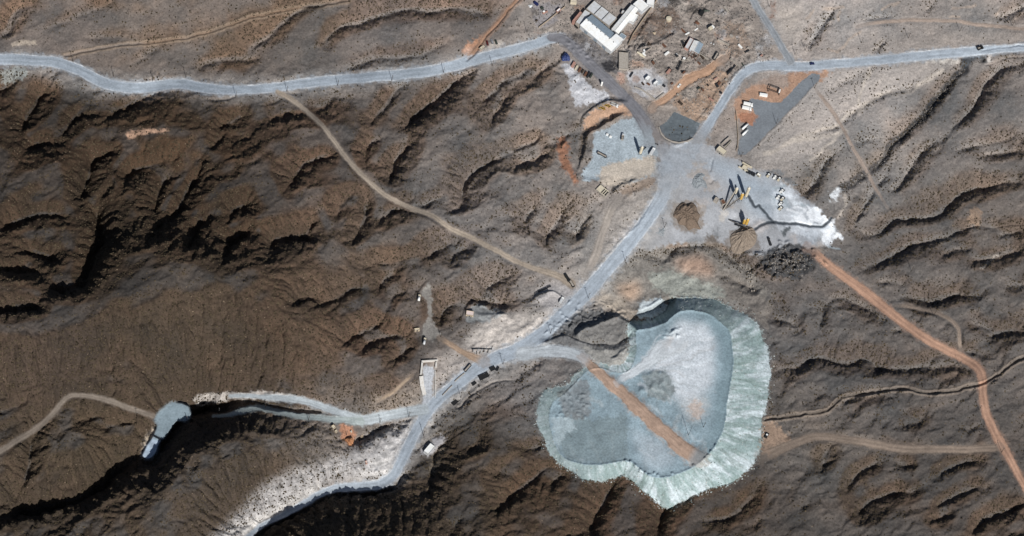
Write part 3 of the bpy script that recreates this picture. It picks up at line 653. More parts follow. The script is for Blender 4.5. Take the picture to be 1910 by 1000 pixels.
for k in range(230):
    x_, y_ = rnd.uniform(985, 1440), rnd.uniform(-5, 235); r_ = rnd.uniform(3, 15)
    if inside([(985,0),(1400,-10),(1465,112),(1395,120),(1340,190),(1310,228),(1262,200),(1215,200),(1165,145),(1110,100),(1060,70),(985,70)], np.array([x_]), np.array([y_]))[0]:
        pp(rnd.choice([(76,70,66), (104,94,86), (92,84,78), (176,164,152), (150,112,86), (74,70,68), (168,170,174), (130,122,116)]), rnd.uniform(3, 5), [(x_ + r_ * rnd.uniform(.4, 1.3) * math.cos(t), y_ + .8 * r_ * rnd.uniform(.4, 1.3) * math.sin(t)) for t in np.linspace(0, 6, 9)], .6, .3)
# pads, plaza and slurry apron
pp((156,172,182), 3, [(1110,250),(1160,222),(1188,216),(1212,240),(1228,275),(1225,330),(1180,340),(1150,330),(1104,336),(1090,342),(1085,330),(1106,290)], 1, .08)
pp((184,170,152), 6, [(1122,312),(1170,297),(1225,290),(1226,322),(1190,334),(1150,350),(1128,350),(1116,338)], .95)
pp((156,160,166), 5, [(1222,268),(1292,270),(1320,268),(1352,290),(1400,312),(1440,328),(1480,352),(1530,396),(1556,430),(1535,462),(1470,472),(1400,474),(1345,452),(1270,452),(1205,470),(1190,442),(1226,380),(1238,330)], .97, .07)
for k in range(46):
    x_, y_ = rnd.uniform(1215, 1545), rnd.uniform(275, 465); r_ = rnd.uniform(8, 26)
    if inside([(1222,268),(1292,270),(1320,268),(1352,290),(1440,328),(1530,396),(1556,430),(1535,462),(1400,474),(1270,452),(1205,470),(1190,442),(1226,380)], np.array([x_]), np.array([y_]))[0]:
        pp(rnd.choice([(140,154,168), (176,168,164), (128,132,138), (186,190,196), (160,146,132), (112,116,120)]), rnd.uniform(4, 8), [(x_ + r_ * rnd.uniform(.5, 1.2) * math.cos(t), y_ + .7 * r_ * rnd.uniform(.5, 1.2) * math.sin(t)) for t in np.linspace(0, 6, 9)], .55, .2)
pp((158,174,188), 9, [(1300,300),(1350,300),(1440,340),(1470,370),(1440,410),(1400,400),(1360,340)], .7)
pp((168,150,130), 8, [(1290,305),(1320,300),(1300,320)], .5)
pp((200,210,220), 7, [(1450,338),(1478,352),(1500,384),(1556,412),(1560,432),(1530,446),(1490,440),(1450,425),(1440,395)], .55, .25)
for k in range(26):
    t_ = rnd.random(); x_ = 1450 + 100 * t_ + rnd.uniform(-20, 12); y_ = 360 + 75 * t_ + rnd.uniform(-18, 22); L_ = rnd.uniform(8, 30); a_ = rnd.uniform(-.2, .9)
    pl_(rnd.choice([(226,232,238), (214,224,232), (150,166,176)]), rnd.uniform(2, 7), [(x_, y_), (x_ + .5 * L_ * math.cos(a_), y_ + .5 * L_ * math.sin(a_) + rnd.uniform(-3, 3)), (x_ + L_ * math.cos(a_), y_ + L_ * math.sin(a_))], .8, 2.2, .1, 1.4)
pp((222,228,232), 4, [(1545,366),(1560,352),(1570,352),(1566,366),(1550,376)], .9)
pp((126,112,98), 6, [(1246,398),(1256,378),(1290,372),(1310,390),(1314,424),(1296,436),(1262,426)], .8, .2)
pp((122,112,104), 6, [(1352,458),(1358,434),(1392,420),(1418,440),(1418,462),(1396,476),(1364,474)], .8, .2)
pp((110,98,86), 5, [(1312,462),(1316,440),(1328,436),(1340,450),(1352,466),(1340,474)], .85, .25)
pp((120,110,100), 5, [(1336,384),(1352,372),(1366,384),(1352,398)], .7, .25)
pp((190,184,176), 4, [(1342,396),(1352,388),(1358,400),(1352,416),(1342,412)], .8, .2)
pp((70,78,82), 3, [(1460,422),(1474,420),(1470,432),(1468,443),(1464,440),(1462,430)], .9, .25)
pp((92,104,114), 4, [(1430,318),(1450,316),(1475,330),(1490,345),(1470,340),(1445,328)], .6, .3)
for poly in ([(1500,388),(1530,398),(1556,414),(1548,420),(1510,408)], [(1532,430),(1550,424),(1562,440),(1548,456),(1536,446)], [(1478,408),(1502,404),(1520,412),(1490,416)], [(1512,392),(1534,392),(1530,402)]):
    pp((232,238,244), 3, poly, .9, .15, 1.6)
pp((92,103,110), .8, [(1229,236),(1243,226),(1257,209),(1270,213),(1306,231),(1300,246),(1290,258),(1268,265),(1248,260),(1236,250)], 1, .05, .3)
pp((178,134,102), 5, [(1366,222),(1374,184),(1398,160),(1440,142),(1475,132),(1535,126),(1548,136),(1528,152),(1500,160),(1470,196),(1440,200),(1400,214),(1380,222)], .95, .14)
pp((150,140,132), 4, [(1392,160),(1430,136),(1474,134),(1470,165),(1440,160)], .7)
pp((118,126,134), .8, [(1514,137),(1529,139),(1528,150),(1470,210),(1430,250),(1390,290),(1376,288),(1379,262),(1396,232),(1412,218),(1404,202),(1384,198),(1402,183),(1440,192),(1456,190),(1470,178),(1494,152)], 1, .05, .25)
pp((176,116,80), 3, [(1378,210),(1406,210),(1412,218),(1402,236),(1392,230),(1380,228)], .95, .1, .4)
pp((160,150,142), 5, [(1334,290),(1338,262),(1362,234),(1372,244),(1373,288)], .7)
pl_((150,145,139), 84, [(1225,360),(1181,445),(1120,516),(1060,578),(1000,632),(920,671),(845,722),(795,772)], .6, 30, .3)
pl_((172,168,164), 46, [(1200,420),(1120,516),(1060,578),(1000,632),(920,671),(845,722),(795,772),(765,827),(735,885)], .55, 14, .35)
pl_((160,156,152), 44, [(40,111),(205,158),(320,157),(480,166),(680,145),(880,113),(1000,82)], .4, 14, .35)
pp((150,148,142), 12, [(1150,500),(1200,470),(1330,470),(1420,540),(1400,570),(1250,560),(1160,580),(1110,560)], .6, .3)
# ground between plaza and heap
pp((128,122,114), 8, [(1190,470),(1250,466),(1300,460),(1345,468),(1400,502),(1440,560),(1380,560),(1250,560),(1150,560),(1140,520)], .9, .2)
pp((176,140,114), 9, [(1255,480),(1300,476),(1332,492),(1326,512),(1290,514),(1268,498)], .85, .25)
pp((180,148,120), 9, [(1152,536),(1186,524),(1196,546),(1176,562),(1160,552)], .95)
pp((180,164,144), 9, [(1104,540),(1130,548),(1165,562),(1190,590),(1180,600),(1140,580),(1110,560)], .9)
pp((150,156,146), 8, [(1205,505),(1260,506),(1300,520),(1360,548),(1330,558),(1260,555),(1220,540)], .8, .18)
pp((186,200,206), 6, [(1192,566),(1225,556),(1244,572),(1236,588),(1205,598),(1188,592)], .95)
pp((120,112,104), 6, [(1330,500),(1380,510),(1440,575),(1432,620),(1400,585),(1360,555)], .8)
pp((62,64,67), 6, [(1414,480),(1440,462),(1492,456),(1520,474),(1516,505),(1484,522),(1440,516)], .9, .5)
pp((112,113,114), 7, [(1005,645),(1045,610),(1085,575),(1150,583),(1192,612),(1188,690),(1130,696),(1090,664),(1050,648)], .9, .25)
pp((96,97,99), 5, [(1030,612),(1085,580),(1120,580),(1146,590),(1105,606),(1068,630),(1040,640),(1005,642)], .9, .3)
pp((116,114,111), 3, [(1068,632),(1105,608),(1146,591),(1188,613),(1180,632),(1150,643),(1110,645)], .95, .1)
pp((150,148,142), 5, [(1085,650),(1160,650),(1182,640),(1180,690),(1130,690),(1100,672)], .9, .15)
# heap
RD = np.zeros(H.shape); RD[w_heap] = d_heap
sk = np.stack([fbm(RIMAL + .25 * RD, RD * .16, 13, 4, .7, 101) * .75 + .45 * fbm(PX, PY, 60, 2, .5, 104), fbm(RIMAL, RD * .12 + 40, 7, 3, .7, 103)], -1)
outer = HEAP * (1 - PLAT)
c1 = lin((140, 158, 158)); c2 = lin((190, 201, 206)); c3 = lin((116, 132, 128))
a1 = sstep(-.5, .8, sk[..., 0] + .25 * fbm(PX, PY, 14, 3, .6, 109))[..., None]; a2 = sstep(-.1, .8, sk[..., 1])[..., None]
hc = c1 * (1 - a1) + c2 * a1; hc = hc * (1 - a2 * .6) + c3 * a2 * .6
hc = hc * (1 + .16 * fbm(PX, PY, 5, 2, .7, 105))[..., None]
west = np.maximum(sstep(1180, 1060, PX), sstep(620, 585, PY) * .9)[..., None] * .7  # greyer west side; also darkens the north face to paint in its shade
hc = hc * (1 - west) + lin((128, 142, 144)) * west
om = np.clip(blur(outer, 2.2), 0, 1); om = np.where(outer > .5, 1.0, sstep(.25, .75, om + .5 * fbm(PX, PY, 5, 3, .7, 110)) * sstep(.02, .2, om) * (1 - PLAT))[..., None]
COL[:] = COL * (1 - om) + hc * om
pc = lin((134, 152, 161)) * (1 + .20 * fbm(WX, WY, 38, 5, .62, 107) + .08 * fbm(WX + WY, (WY - WX) * .25, 12, 3, .6, 108))[..., None]
rimd = np.zeros(H.shape); rimd[win(0, 0, 1, 1)] = 0
COL[:] = np.where(PLAT[..., None] > .5, pc, COL)
rb = np.zeros(H.shape); rb[w_heap] = PLAT[w_heap] * sstep(30, 12, d_heap) * sstep(1280, 1330, PX[w_heap])
COL[:] = COL * (1 - .75 * rb[..., None]) + lin((118, 138, 146)) * .75 * rb[..., None]
pp((200,208,216), 10, [(1262,600),(1320,604),(1336,650),(1330,710),(1296,750),(1260,745),(1240,690),(1205,690),(1240,650)], .8, .1)
for k in range(40):
    t_ = rnd.random(); x0_, y0_ = 1185 + rnd.uniform(-15, 20), 700 + rnd.uniform(-8, 8); x1_, y1_ = rnd.uniform(1225, 1335), rnd.uniform(605, 760)
    pl_(rnd.choice([(214,220,226), (196,204,212), (150,166,174), (176,176,176)]), rnd.uniform(1.5, 5), [(x0_ + (x1_ - x0_) * .3, y0_ + (y1_ - y0_) * .3), ((x0_ + x1_) / 2 + rnd.uniform(-12, 12), (y0_ + y1_) / 2 + rnd.uniform(-12, 4)), (x1_, y1_)], .35, 2, .1, 1.2, PLAT)
for k in range(34):
    x_, y_ = rnd.uniform(1040, 1320), rnd.uniform(740, 880); L_ = rnd.uniform(20, 60); a_ = rnd.uniform(.2, 2.2)
    if HEAP[int((y_ - Y0) / ST), int((x_ - X0) / ST)]: pl_(rnd.choice([(120,138,146), (176,190,198), (164,176,180), (112,126,132)]), rnd.uniform(2, 7), [(x_, y_), (x_ + .5 * L_ * math.cos(a_) + rnd.uniform(-5, 5), y_ + .5 * L_ * math.sin(a_)), (x_ + L_ * math.cos(a_), y_ + L_ * math.sin(a_))], .4, 2.5, .1, 1.3, PLAT)
pp((196,196,196), 9, [(1268,745),(1320,740),(1318,770),(1290,790),(1272,770)], .6)
pp((190,160,138), 8, [(1282,752),(1312,748),(1312,775),(1292,782)], .6)
pp((120,132,134), 4, [(1196,700),(1225,690),(1248,700),(1262,730),(1240,748),(1212,742)], .8, .3)
pp((112,131,136), 8, [(1036,790),(1070,770),(1100,785),(1170,770),(1170,860),(1110,864),(1062,856),(1036,830)], .7)
pp((156,176,184), 6, [(1028,778),(1066,780),(1070,800),(1040,840),(1028,815)], .8)
pp((176,188,198), 10, [(1180,800),(1240,830),(1260,860),(1230,880),(1200,865)], .5)
pp((110,108,108), 5, [(1040,730),(1096,705),(1104,770),(1080,785),(1045,775)], .6, .3)
pp((170,146,130), 4, [(1224,652),(1250,630),(1262,632),(1238,660)], .5)
# pond, banks and dust along the gorge
pp((178,170,162), 3.5, [(358,742),(370,734),(400,736),(450,731),(480,726),(530,734),(560,742),(600,750),(598,758),(540,748),(480,744),(440,745),(400,752),(368,754)], .8, .3)
pp((196,176,148), 4, [(258,856),(268,832),(280,810),(288,792),(292,800),(284,820),(272,840),(266,852)], .9, .2)
pp((126,148,160), 1.5, POND, 1, .12, .2)
pp((160,182,204), 2, [(263,850),(272,834),(283,818),(300,824),(291,845),(284,855),(273,858)], .95, .22, .2)
pp((170,167,166), 13, [(600,868),(640,850),(700,812),(752,782),(772,792),(740,860),(712,892),(620,902),(560,930),(480,985),(420,1010),(390,1010),(500,900),(560,872)], .8, .35)
pp((202,199,196), 9, [(700,850),(760,790),(772,796),(745,850),(718,890),(660,898)], .7, .3)
pp((216,212,206), 9, [(410,1010),(470,975),(540,935),(585,908),(600,912),(560,938),(500,972),(450,1005)], .85, .25)
pp((196,186,176), 9, [(868,640),(900,600),(925,588),(1010,590),(1050,570),(1030,602),(990,632),(930,655),(900,660)], .85, .25)
pp((170,160,152), 10, [(800,660),(905,640),(900,680),(840,720),(815,745),(805,700)], .6, .25)
pp((150,160,164), 6, [(866,600),(885,566),(930,580),(940,590),(905,600)], .6)
pp((168,164,164), 10, [(995,560),(1010,535),(1045,525),(1078,530),(1070,560),(1030,590)], .8)
pp((160,152,144), 12, [(1080,520),(1120,470),(1150,400),(1180,370),(1228,350),(1222,385),(1170,450),(1110,522)], .6, .2)
pp((190,184,180), 8, [(1150,440),(1190,405),(1205,410),(1170,445),(1140,470)], .7, .25)
pp((150,128,108), 6, [(1150,358),(1190,335),(1225,330),(1220,345),(1170,370)], .8)
pp((132,128,122), 3, [(788,540),(798,528),(806,540),(808,600),(822,628),(806,640),(786,622),(800,590)], .9)
pp((170,176,184), 3, [(788,682),(812,682),(808,735),(806,768),(790,768)], .95)
pp((150,136,122), 8, [(690,745),(780,715),(785,760),(700,775)], .5)
pp((188,126,86), 4, [(632,800),(645,792),(660,800),(660,822),(648,826),(638,818)], .95, .2)
pp((168,166,170), 5, [(785,845),(808,815),(832,812),(818,835),(800,855)], .85)
pp((120,108,92), 6, [(795,880),(815,840),(832,822),(826,850),(806,890)], .7)
pp((182,140,108), 3, [(232,248),(262,240),(300,239),(326,240),(300,247),(262,252),(240,258)], .8)
pp((176,160,140), 3, [(22,82),(45,76),(70,80),(76,86),(50,84),(28,90)], .8)
pp((160,128,98), 5, [(1805,396),(1820,385),(1832,400),(1825,420),(1810,418)], .6)
pp((160,130,104), 8, [(1420,842),(1426,780),(1455,792),(1478,826),(1440,852)], .8)
pp((64,70,76), 2, DARKPOND, .95, .2)
pl_((70,76,80), 7, [(1840,90),(1828,94),(1806,101)], .8, 2)
pp((206,198,190), 3, [(1838,98),(1850,98),(1848,112),(1840,114)], .8)
pp((206,198,186), 4, [(1700,118),(1760,112),(1795,104),(1790,116),(1740,120)], .7)
pp((150,160,158), 8, [(0,128),(40,126),(60,132),(40,148),(0,160)], .6)
for pts in [[(1535,20),(1570,12)], [(1563,22),(1566,40)], [(1505,35),(1515,20)], [(1545,92),(1562,98)], [(1560,98),(1590,72),(1602,60)], [(1770,30),(1788,34)], [(1780,14),(1820,8)], [(1855,28),(1868,14)], [(1646,20),(1660,10),(1675,6)]]:
    pl_((178,158,140), 5, pts, .7, 1.5)
for c, wd_, pts in [((60,70,80), 4.4, TRENCH[9][3]), ((56,66,76), 5, TRENCH[10][3]), ((96,86,76), 3.2, TRENCH[0][3]), ((70,74,78), 3.2, TRENCH[4][3])]:
    pl_(c, wd_, pts, .95, 1.2, .1, .5)
w, d, al, _, _ = dline(smooth(TRENCH[0][3], 4), 16, .5)
paint(w, np.exp(-((d - 5) / 2.2) ** 2), (146, 128, 110), .6)
w, d, al, _, _ = dline(smooth(TRENCH[1][3], 4), 16, .5)
paint(w, np.exp(-((d - 4) / 2.5) ** 2), (146, 124, 100), .6)
w, d, al, _, _ = dline(smooth(TRENCH[2][3], 4), 16, .5)
paint(w, np.exp(-((d - 5) / 2.5) ** 2), (150, 116, 92), .6)
wk = np.clip(flatm, 0, 1)
bl = 1 + wk * (.10 * fbm(WX, WY, 34, 5, .62, 151) + .06 * gnoise(PX / 2.4, PY / 2.4, 155))
tr = 0
for k, wl in ((0, 60), (1, 85), (2, 48)):
    q = fbm(PX, PY, wl, 2, .4, 160 + 3 * k) * 9
    tr = tr + np.exp(-((q - np.round(q)) / .075) ** 2) * sstep(.0, .5, gnoise(PX / 50, PY / 50, 170 + k))
bl = bl * (1 - .10 * wk * np.clip(tr, 0, 1.2))
COL *= bl[..., None]
COL = np.clip(COL, .006, .9)
# roads last: dusty shoulders, wheel streaks, pale graded edges
FADE = {'south': (110, 0), 'east': (0, 60), 'plant': (0, 70), 'yard': (25, 30), 'brown': (20, 26), 'pad': (20, 25), 'twin': (30, 30), 'cross': (20, 40), 'far west': (0, 0), 'red': (35, 0), 'pale': (15, 40), 'small': (15, 15), 'loop': (15, 15), 'spoil': (12, 0), 'east beige': (25, 14), 'north east': (40, 0)}
SHOULDER = {'road': .55, 'dirt_track': .4, 'haul_road': .4}
RIN = []
for (name, key, colr, pts), (w, d, al, wd, sg) in zip(ROADS, RMASK):
    sh = 1 - sstep(.45, .85, d / wd + .3 * fbm(PX[w], PY[w], 12, 3, .6, 120))
    paint(w, sh, tuple(c * .96 for c in colr), SHOULDER[name], .14)
    edge = np.clip(.5 * wd - d + .8 * gnoise(PX[w] / 9, PY[w] / 9, 121), -1, 1) / 2 + .5
    st_ = 1 + .14 * fbm(al / 30, sg / 9, 1, 3, .6, 126) + .15 * gnoise(sg / 1.7, al / 70, 122) + .11 * gnoise(sg / 4.5, al / 45, 123) + .09 * fbm(PX[w], PY[w], 16, 4, .65, 124)
    cc = lin(colr); cc = (cc + (cc @ np.array([.25, .6, .15]) - cc) * .2) * st_[..., None]
    if name == 'road':
        cc = cc * (1 - .13 * np.exp(-((np.abs(sg) - wd * .2) / (wd * .07 + .3)) ** 2) * (.55 + .6 * sstep(-.4, .4, gnoise(al / 60, sg / 8, 127))) + .06 * gnoise(PX[w] / 1.9, PY[w] / 1.9, 128))[..., None]
    if name == 'dirt_track':
        cc = cc * (1 + .18 * np.exp(-((np.abs(sg) - wd * .22) / (wd * .1 + .4)) ** 2) - .08 * np.exp(-(sg / (wd * .14)) ** 2))[..., None]
    if key in ('east', 'south', 'west', 'north'):
        rim = np.exp(-((d - wd * .5) / 1.1) ** 2) * (.5 + .5 * sstep(-.3, .3, gnoise(al / 30, sg * 0 + (sg > 0) * 9.3, 125)))
        cc = cc + (lin((214, 218, 222)) - cc) * np.clip(rim, 0, 1)[..., None] * (.8 if key != 'north' else .3)
    if key in FADE:
        L = al.max(); f0, f1 = FADE[key]
        edge = edge * (sstep(f0 * .25, f0, al) if f0 else 1) * (sstep(f1 * .2, f1, L - al) if f1 else 1)
    COL[w] = COL[w] * (1 - edge[..., None]) + cc * edge[..., None]
    RIN.append((w, d < wd * .5 - .4))
COL = np.clip(COL, .006, .9)

# ------------------------------------------------------------------ materials
def newmat(name):
    m = bpy.data.materials.new(name); m.use_nodes = True
    nt = m.node_tree; b = nt.nodes['Principled BSDF']
    return m, nt, b


def soil_mat(name, bump=.6, grain=.30):
    m, nt, b = newmat(name); N = nt.nodes; L = nt.links
    b.inputs['Roughness'].default_value = .95
    b.inputs['Specular IOR Level'].default_value = .12
    at = N.new('ShaderNodeAttribute'); at.attribute_name = 'soil'
    tc = N.new('ShaderNodeTexCoord')
    n1 = N.new('ShaderNodeTexNoise'); n1.inputs['Scale'].default_value = .55; n1.inputs['Detail'].default_value = 4; n1.inputs['Roughness'].default_value = .7
    n2 = N.new('ShaderNodeTexVoronoi'); n2.inputs['Scale'].default_value = .5
    L.new(tc.outputs['Object'], n1.inputs['Vector']); L.new(tc.outputs['Object'], n2.inputs['Vector'])
    r1 = N.new('ShaderNodeMapRange'); r1.inputs[1].default_value = .3; r1.inputs[2].default_value = .7
    r1.inputs[3].default_value = 1 - grain; r1.inputs[4].default_value = 1 + grain
    L.new(n1.outputs['Fac'], r1.inputs[0])
    mx = N.new('ShaderNodeVectorMath'); mx.operation = 'SCALE'
    L.new(at.outputs['Color'], mx.inputs[0]); L.new(r1.outputs[0], mx.inputs['Scale'])
    L.new(mx.outputs[0], b.inputs['Base Color'])
    bp = N.new('ShaderNodeBump'); bp.inputs['Strength'].default_value = bump; bp.inputs['Distance'].default_value = .5
    L.new(n1.outputs['Fac'], bp.inputs['Height']); L.new(bp.outputs['Normal'], b.inputs['Normal'])
    return m


MATS = {}


def mat(c, rough=.6, metal=0.0, var=.18, scale=1.2, key=None):
    """painted / weathered surface; c is a display colour 0-255"""
    k = key or 'm_%d_%d_%d_%d_%d' % (c[0], c[1], c[2], rough * 100, metal * 100)
    if k in MATS: return MATS[k]
    m, nt, b = newmat(k); N = nt.nodes; L = nt.links
    b.inputs['Roughness'].default_value = rough; b.inputs['Metallic'].default_value = metal
    tc = N.new('ShaderNodeTexCoord')
    n1 = N.new('ShaderNodeTexNoise'); n1.inputs['Scale'].default_value = scale; n1.inputs['Detail'].default_value = 5; n1.inputs['Roughness'].default_value = .65
    L.new(tc.outputs['Object'], n1.inputs['Vector'])
    cr = N.new('ShaderNodeValToRGB'); l = lin(c)
    cr.color_ramp.elements[0].position = .32; cr.color_ramp.elements[1].position = .62
    d = l * (1 - var * 1.6) * np.array([1.05, 1, .92])
    cr.color_ramp.elements[0].color = (*np.clip(d, 0, 1), 1); cr.color_ramp.elements[1].color = (*np.clip(l, 0, .88), 1)
    L.new(n1.outputs['Fac'], cr.inputs[0]); L.new(cr.outputs[0], b.inputs['Base Color'])
    MATS[k] = m
    return m


SOIL = soil_mat('soil')
ROADM = soil_mat('graded_road', .25, .16)
HEAPM = soil_mat('crushed_rock', .6, .24)

# ------------------------------------------------------------------ terrain meshes
ext = np.cumsum(2.5 * 1.045 ** np.arange(64))
ggx = np.concatenate([X0 - ext[::-1], gx, gx[-1] + ext]); ggy = np.concatenate([Y0 - ext[::-1], gy, gy[-1] + ext])


def fold(g, lo, hi, n):
    """beyond the worked area the hills of its rim go on, folded back and forth"""
    b = 68.0
    tri = lambda d: b - np.abs(np.mod(d, 2 * b) - b)
    q = np.where(g < lo, lo + tri(lo - g), np.where(g > hi, hi - tri(g - hi), g))
    return np.clip(np.round((q - lo) / ST), 0, n - 1).astype(int)


ix = fold(ggx, X0, gx[-1], NX); iy = fold(ggy, Y0, gy[-1], NY)
GPX, GPY = np.meshgrid(ggx, ggy)
GH = H[np.ix_(iy, ix)] * .5
wx_, wy_, wz_ = W(GPX, GPY, GH)
VERT = np.stack([wx_, wy_, wz_], -1).reshape(-1, 3)
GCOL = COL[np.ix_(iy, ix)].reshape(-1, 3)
gw = len(ggx)


def grid_mesh(name, cells, material, lift=0.0, kind='structure'):
    """the cells (row, col of their upper-left vertex) as one mesh"""
    r, c = cells
    q = np.stack([r * gw + c, (r + 1) * gw + c, (r + 1) * gw + c + 1, r * gw + c + 1], -1)
    used, inv = np.unique(q, return_inverse=True)
    inv = inv.reshape(-1).astype(np.int32); co = VERT[used].copy(); co[:, 2] += lift
    me = bpy.data.meshes.new(name)
    me.vertices.add(len(co)); me.vertices.foreach_set('co', co.astype(np.float32).ravel())
    me.loops.add(len(inv)); me.loops.foreach_set('vertex_index', inv)
    nf = len(q); me.polygons.add(nf)
    me.polygons.foreach_set('loop_start', np.arange(0, nf * 4, 4, dtype=np.int32))
    me.polygons.foreach_set('use_smooth', np.ones(nf, bool))
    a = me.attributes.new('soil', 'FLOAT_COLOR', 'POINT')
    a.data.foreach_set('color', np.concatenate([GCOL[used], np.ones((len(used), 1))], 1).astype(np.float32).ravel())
    me.update(calc_edges=True); me.materials.append(material)
    o = bpy.data.objects.new(name, me); C.objects.link(o)
    if kind: o['kind'] = kind
    return o


rr, cc_ = np.mgrid[0:len(ggy) - 1, 0:gw - 1]
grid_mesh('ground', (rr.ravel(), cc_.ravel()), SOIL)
ne = len(ext)


def cells_of(w, m):
    mm = m[:-1, :-1] & m[1:, :-1] & m[:-1, 1:] & m[1:, 1:]
    r, c = np.nonzero(mm)
    return r + w[0].start + ne, c + w[1].start + ne


allw = (slice(0, NY), slice(0, NX))
grid_mesh('tailings_heap', cells_of(allw, HEAP > .5), HEAPM, .03)
pm = np.zeros(H.shape, bool); w, m = mpoly(POND, 1, .2); pm[w] = m > .5
for poly in ([(1229,236),(1243,226),(1257,209),(1270,213),(1306,231),(1300,246),(1290,258),(1268,265),(1248,260),(1236,250)],
             [(1514,137),(1529,139),(1528,150),(1470,210),(1430,250),(1390,290),(1376,288),(1379,262),(1396,232),(1412,218),(1404,202),(1384,198),(1402,183),(1440,192),(1456,190),(1470,178),(1494,152)]):
    pm2 = np.zeros(H.shape, bool); w, m = mpoly(poly, 1, .2); pm2[w] = m > .5
    grid_mesh('paved_pad', cells_of(allw, pm2), ROADM, .04)
pm2 = np.zeros(H.shape, bool); w, m = mpoly([(1222,268),(1292,270),(1320,268),(1352,290),(1400,312),(1440,328),(1480,352),(1530,396),(1556,430),(1535,462),(1470,472),(1400,474),(1345,452),(1270,452),(1205,470),(1190,442),(1226,380),(1238,330)], 2, .8); pm2[w] = m > .5
grid_mesh('plaza', cells_of(allw, pm2), ROADM, .02)
grid_mesh('settling_pond', cells_of(allw, pm), ROADM, .03)
for k, ((name, key, colr, pts), (w, m)) in enumerate(zip(ROADS, RIN)):
    grid_mesh(name, cells_of(w, m), ROADM, .06 + .012 * k)

# ------------------------------------------------------------------ shrubs and stones: nobody could count them
def scatter(name, px, py, size, flat, material, sink=.25):
    n = len(px)
    z = hgt(px, py)
    x, y, z = W(px, py, z)
    base = np.array([[1, 0, 0], [.31, .95, 0], [-.81, .59, 0], [-.81, -.59, 0], [.31, -.95, 0], [.45, .3, .8], [-.5, .1, .75], [.1, -.5, .85]], float)
    tri = np.array([[0, 1, 5], [1, 2, 6], [1, 6, 5], [2, 3, 6], [3, 4, 7], [3, 7, 6], [4, 0, 5], [4, 5, 7], [5, 6, 7]])
    a = rs.rand(n) * 6.283; ca, sa = np.cos(a), np.sin(a)
    jit = 1 + .35 * (rs.rand(n, 8, 3) - .5) * 2
    b = base[None] * jit * size[:, None, None]; b[..., 2] *= flat
    X = b[..., 0] * ca[:, None] - b[..., 1] * sa[:, None] + x[:, None]
    Y = b[..., 0] * sa[:, None] + b[..., 1] * ca[:, None] + y[:, None]
    Z = b[..., 2] + (z - sink * size)[:, None]
    co = np.stack([X, Y, Z], -1).reshape(-1, 3)
    f = (tri[None] + (np.arange(n) * 8)[:, None, None]).reshape(-1, 3).astype(np.int32)
    me = bpy.data.meshes.new(name)
    me.vertices.add(len(co)); me.vertices.foreach_set('co', co.astype(np.float32).ravel())
    me.loops.add(f.size); me.loops.foreach_set('vertex_index', f.ravel())
    me.polygons.add(len(f)); me.polygons.foreach_set('loop_start', np.arange(0, f.size, 3, dtype=np.int32))
    me.update(calc_edges=True); me.materials.append(material)
    o = bpy.data.objects.new(name, me); C.objects.link(o); o['kind'] = 'stuff'
    return o


def stuffmat(name, c0, c1):
    m, nt, b = newmat(name); N = nt.nodes; L = nt.links
    b.inputs['Roughness'].default_value = .9; b.inputs['Specular IOR Level'].default_value = .1
    g = N.new('ShaderNodeNewGeometry'); cr = N.new('ShaderNodeValToRGB')
    cr.color_ramp.elements[0].color = (*lin(c0), 1); cr.color_ramp.elements[1].color = (*lin(c1), 1)
    L.new(g.outputs['Random Per Island'], cr.inputs[0]); L.new(cr.outputs[0], b.inputs['Base Color'])
    return m


gyr, gxr = np.gradient(blur(H, 2), ST); SL2 = np.hypot(gxr, gyr)
NB = 260000
bx = rs.uniform(-70, 1980, NB); by = rs.uniform(-70, 1070, NB)
den = .09 + 1.3 * sstep(.12, .5, bil(SL2, X0, Y0, ST, bx, by))
den = den * (.55 + .9 * sstep(-.5, .6, fbm(bx, by, 40, 3, .6, 130))) * (1 - np.clip(1.25 * bil(flatm, X0, Y0, ST, bx, by), 0, 1))
den = den * (1 - bil(blur(HEAP, 2), X0, Y0, ST, bx, by))
KV = blur(H, 4) - blur(H, 14)
den = den + .5 * sstep(.5, 2, -bil(KV, X0, Y0, ST, bx, by)) * (bil(flatm, X0, Y0, ST, bx, by) < .2) * (bil(HEAP, X0, Y0, ST, bx, by) < .1)
lumb = bil(COL @ np.array([.25, .6, .15]), X0, Y0, ST, bx, by)
den = den * (1 - .7 * sstep(.2, .42, lumb)) * (1 - .85 * inside([(1000,650),(1040,600),(1090,560),(1180,500),(1260,470),(1420,520),(1440,580),(1440,700),(1000,700)], bx, by)) * (1 - .6 * inside([(985,0),(1400,-10),(1470,112),(1320,225),(1165,140),(985,90)], bx, by))
keep = rs.rand(NB) < den * .85
print('shrubs', keep.sum())
bx, by = bx[keep], by[keep]
sz = .34 + .8 * rs.rand(len(bx)) ** 3
ex, ey = [], []                                                  # bushes lining the washes of the plain
for v in VAL:
    p = v[1:]
    if p[0][0] > 1430 and min(q[1] for q in p) < 420 and v[0] <= 6:
        q = smooth(p, 2.0)
        for r_ in range(1 if v[0] > 2 else 2):
            ex += list(q[:, 0] + rs.randn(len(q)) * 4.5); ey += list(q[:, 1] + rs.randn(len(q)) * 4.5)
for k in range(9):
    x_, y_ = rs.uniform(1480, 1760), rs.uniform(5, 250); n_ = rs.randint(30, 70)
    t_ = np.arange(n_) * 1.6
    ex += list(x_ - t_ * .75 + rs.randn(n_) * 3); ey += list(y_ + t_ * .8 + rs.randn(n_) * 3)
ex, ey = np.array(ex), np.array(ey); ok = bil(flatm, X0, Y0, ST, ex, ey) < .3
bx = np.concatenate([bx, ex[ok]]); by = np.concatenate([by, ey[ok]]); sz = np.concatenate([sz, .35 + .6 * rs.rand(ok.sum()) ** 2])
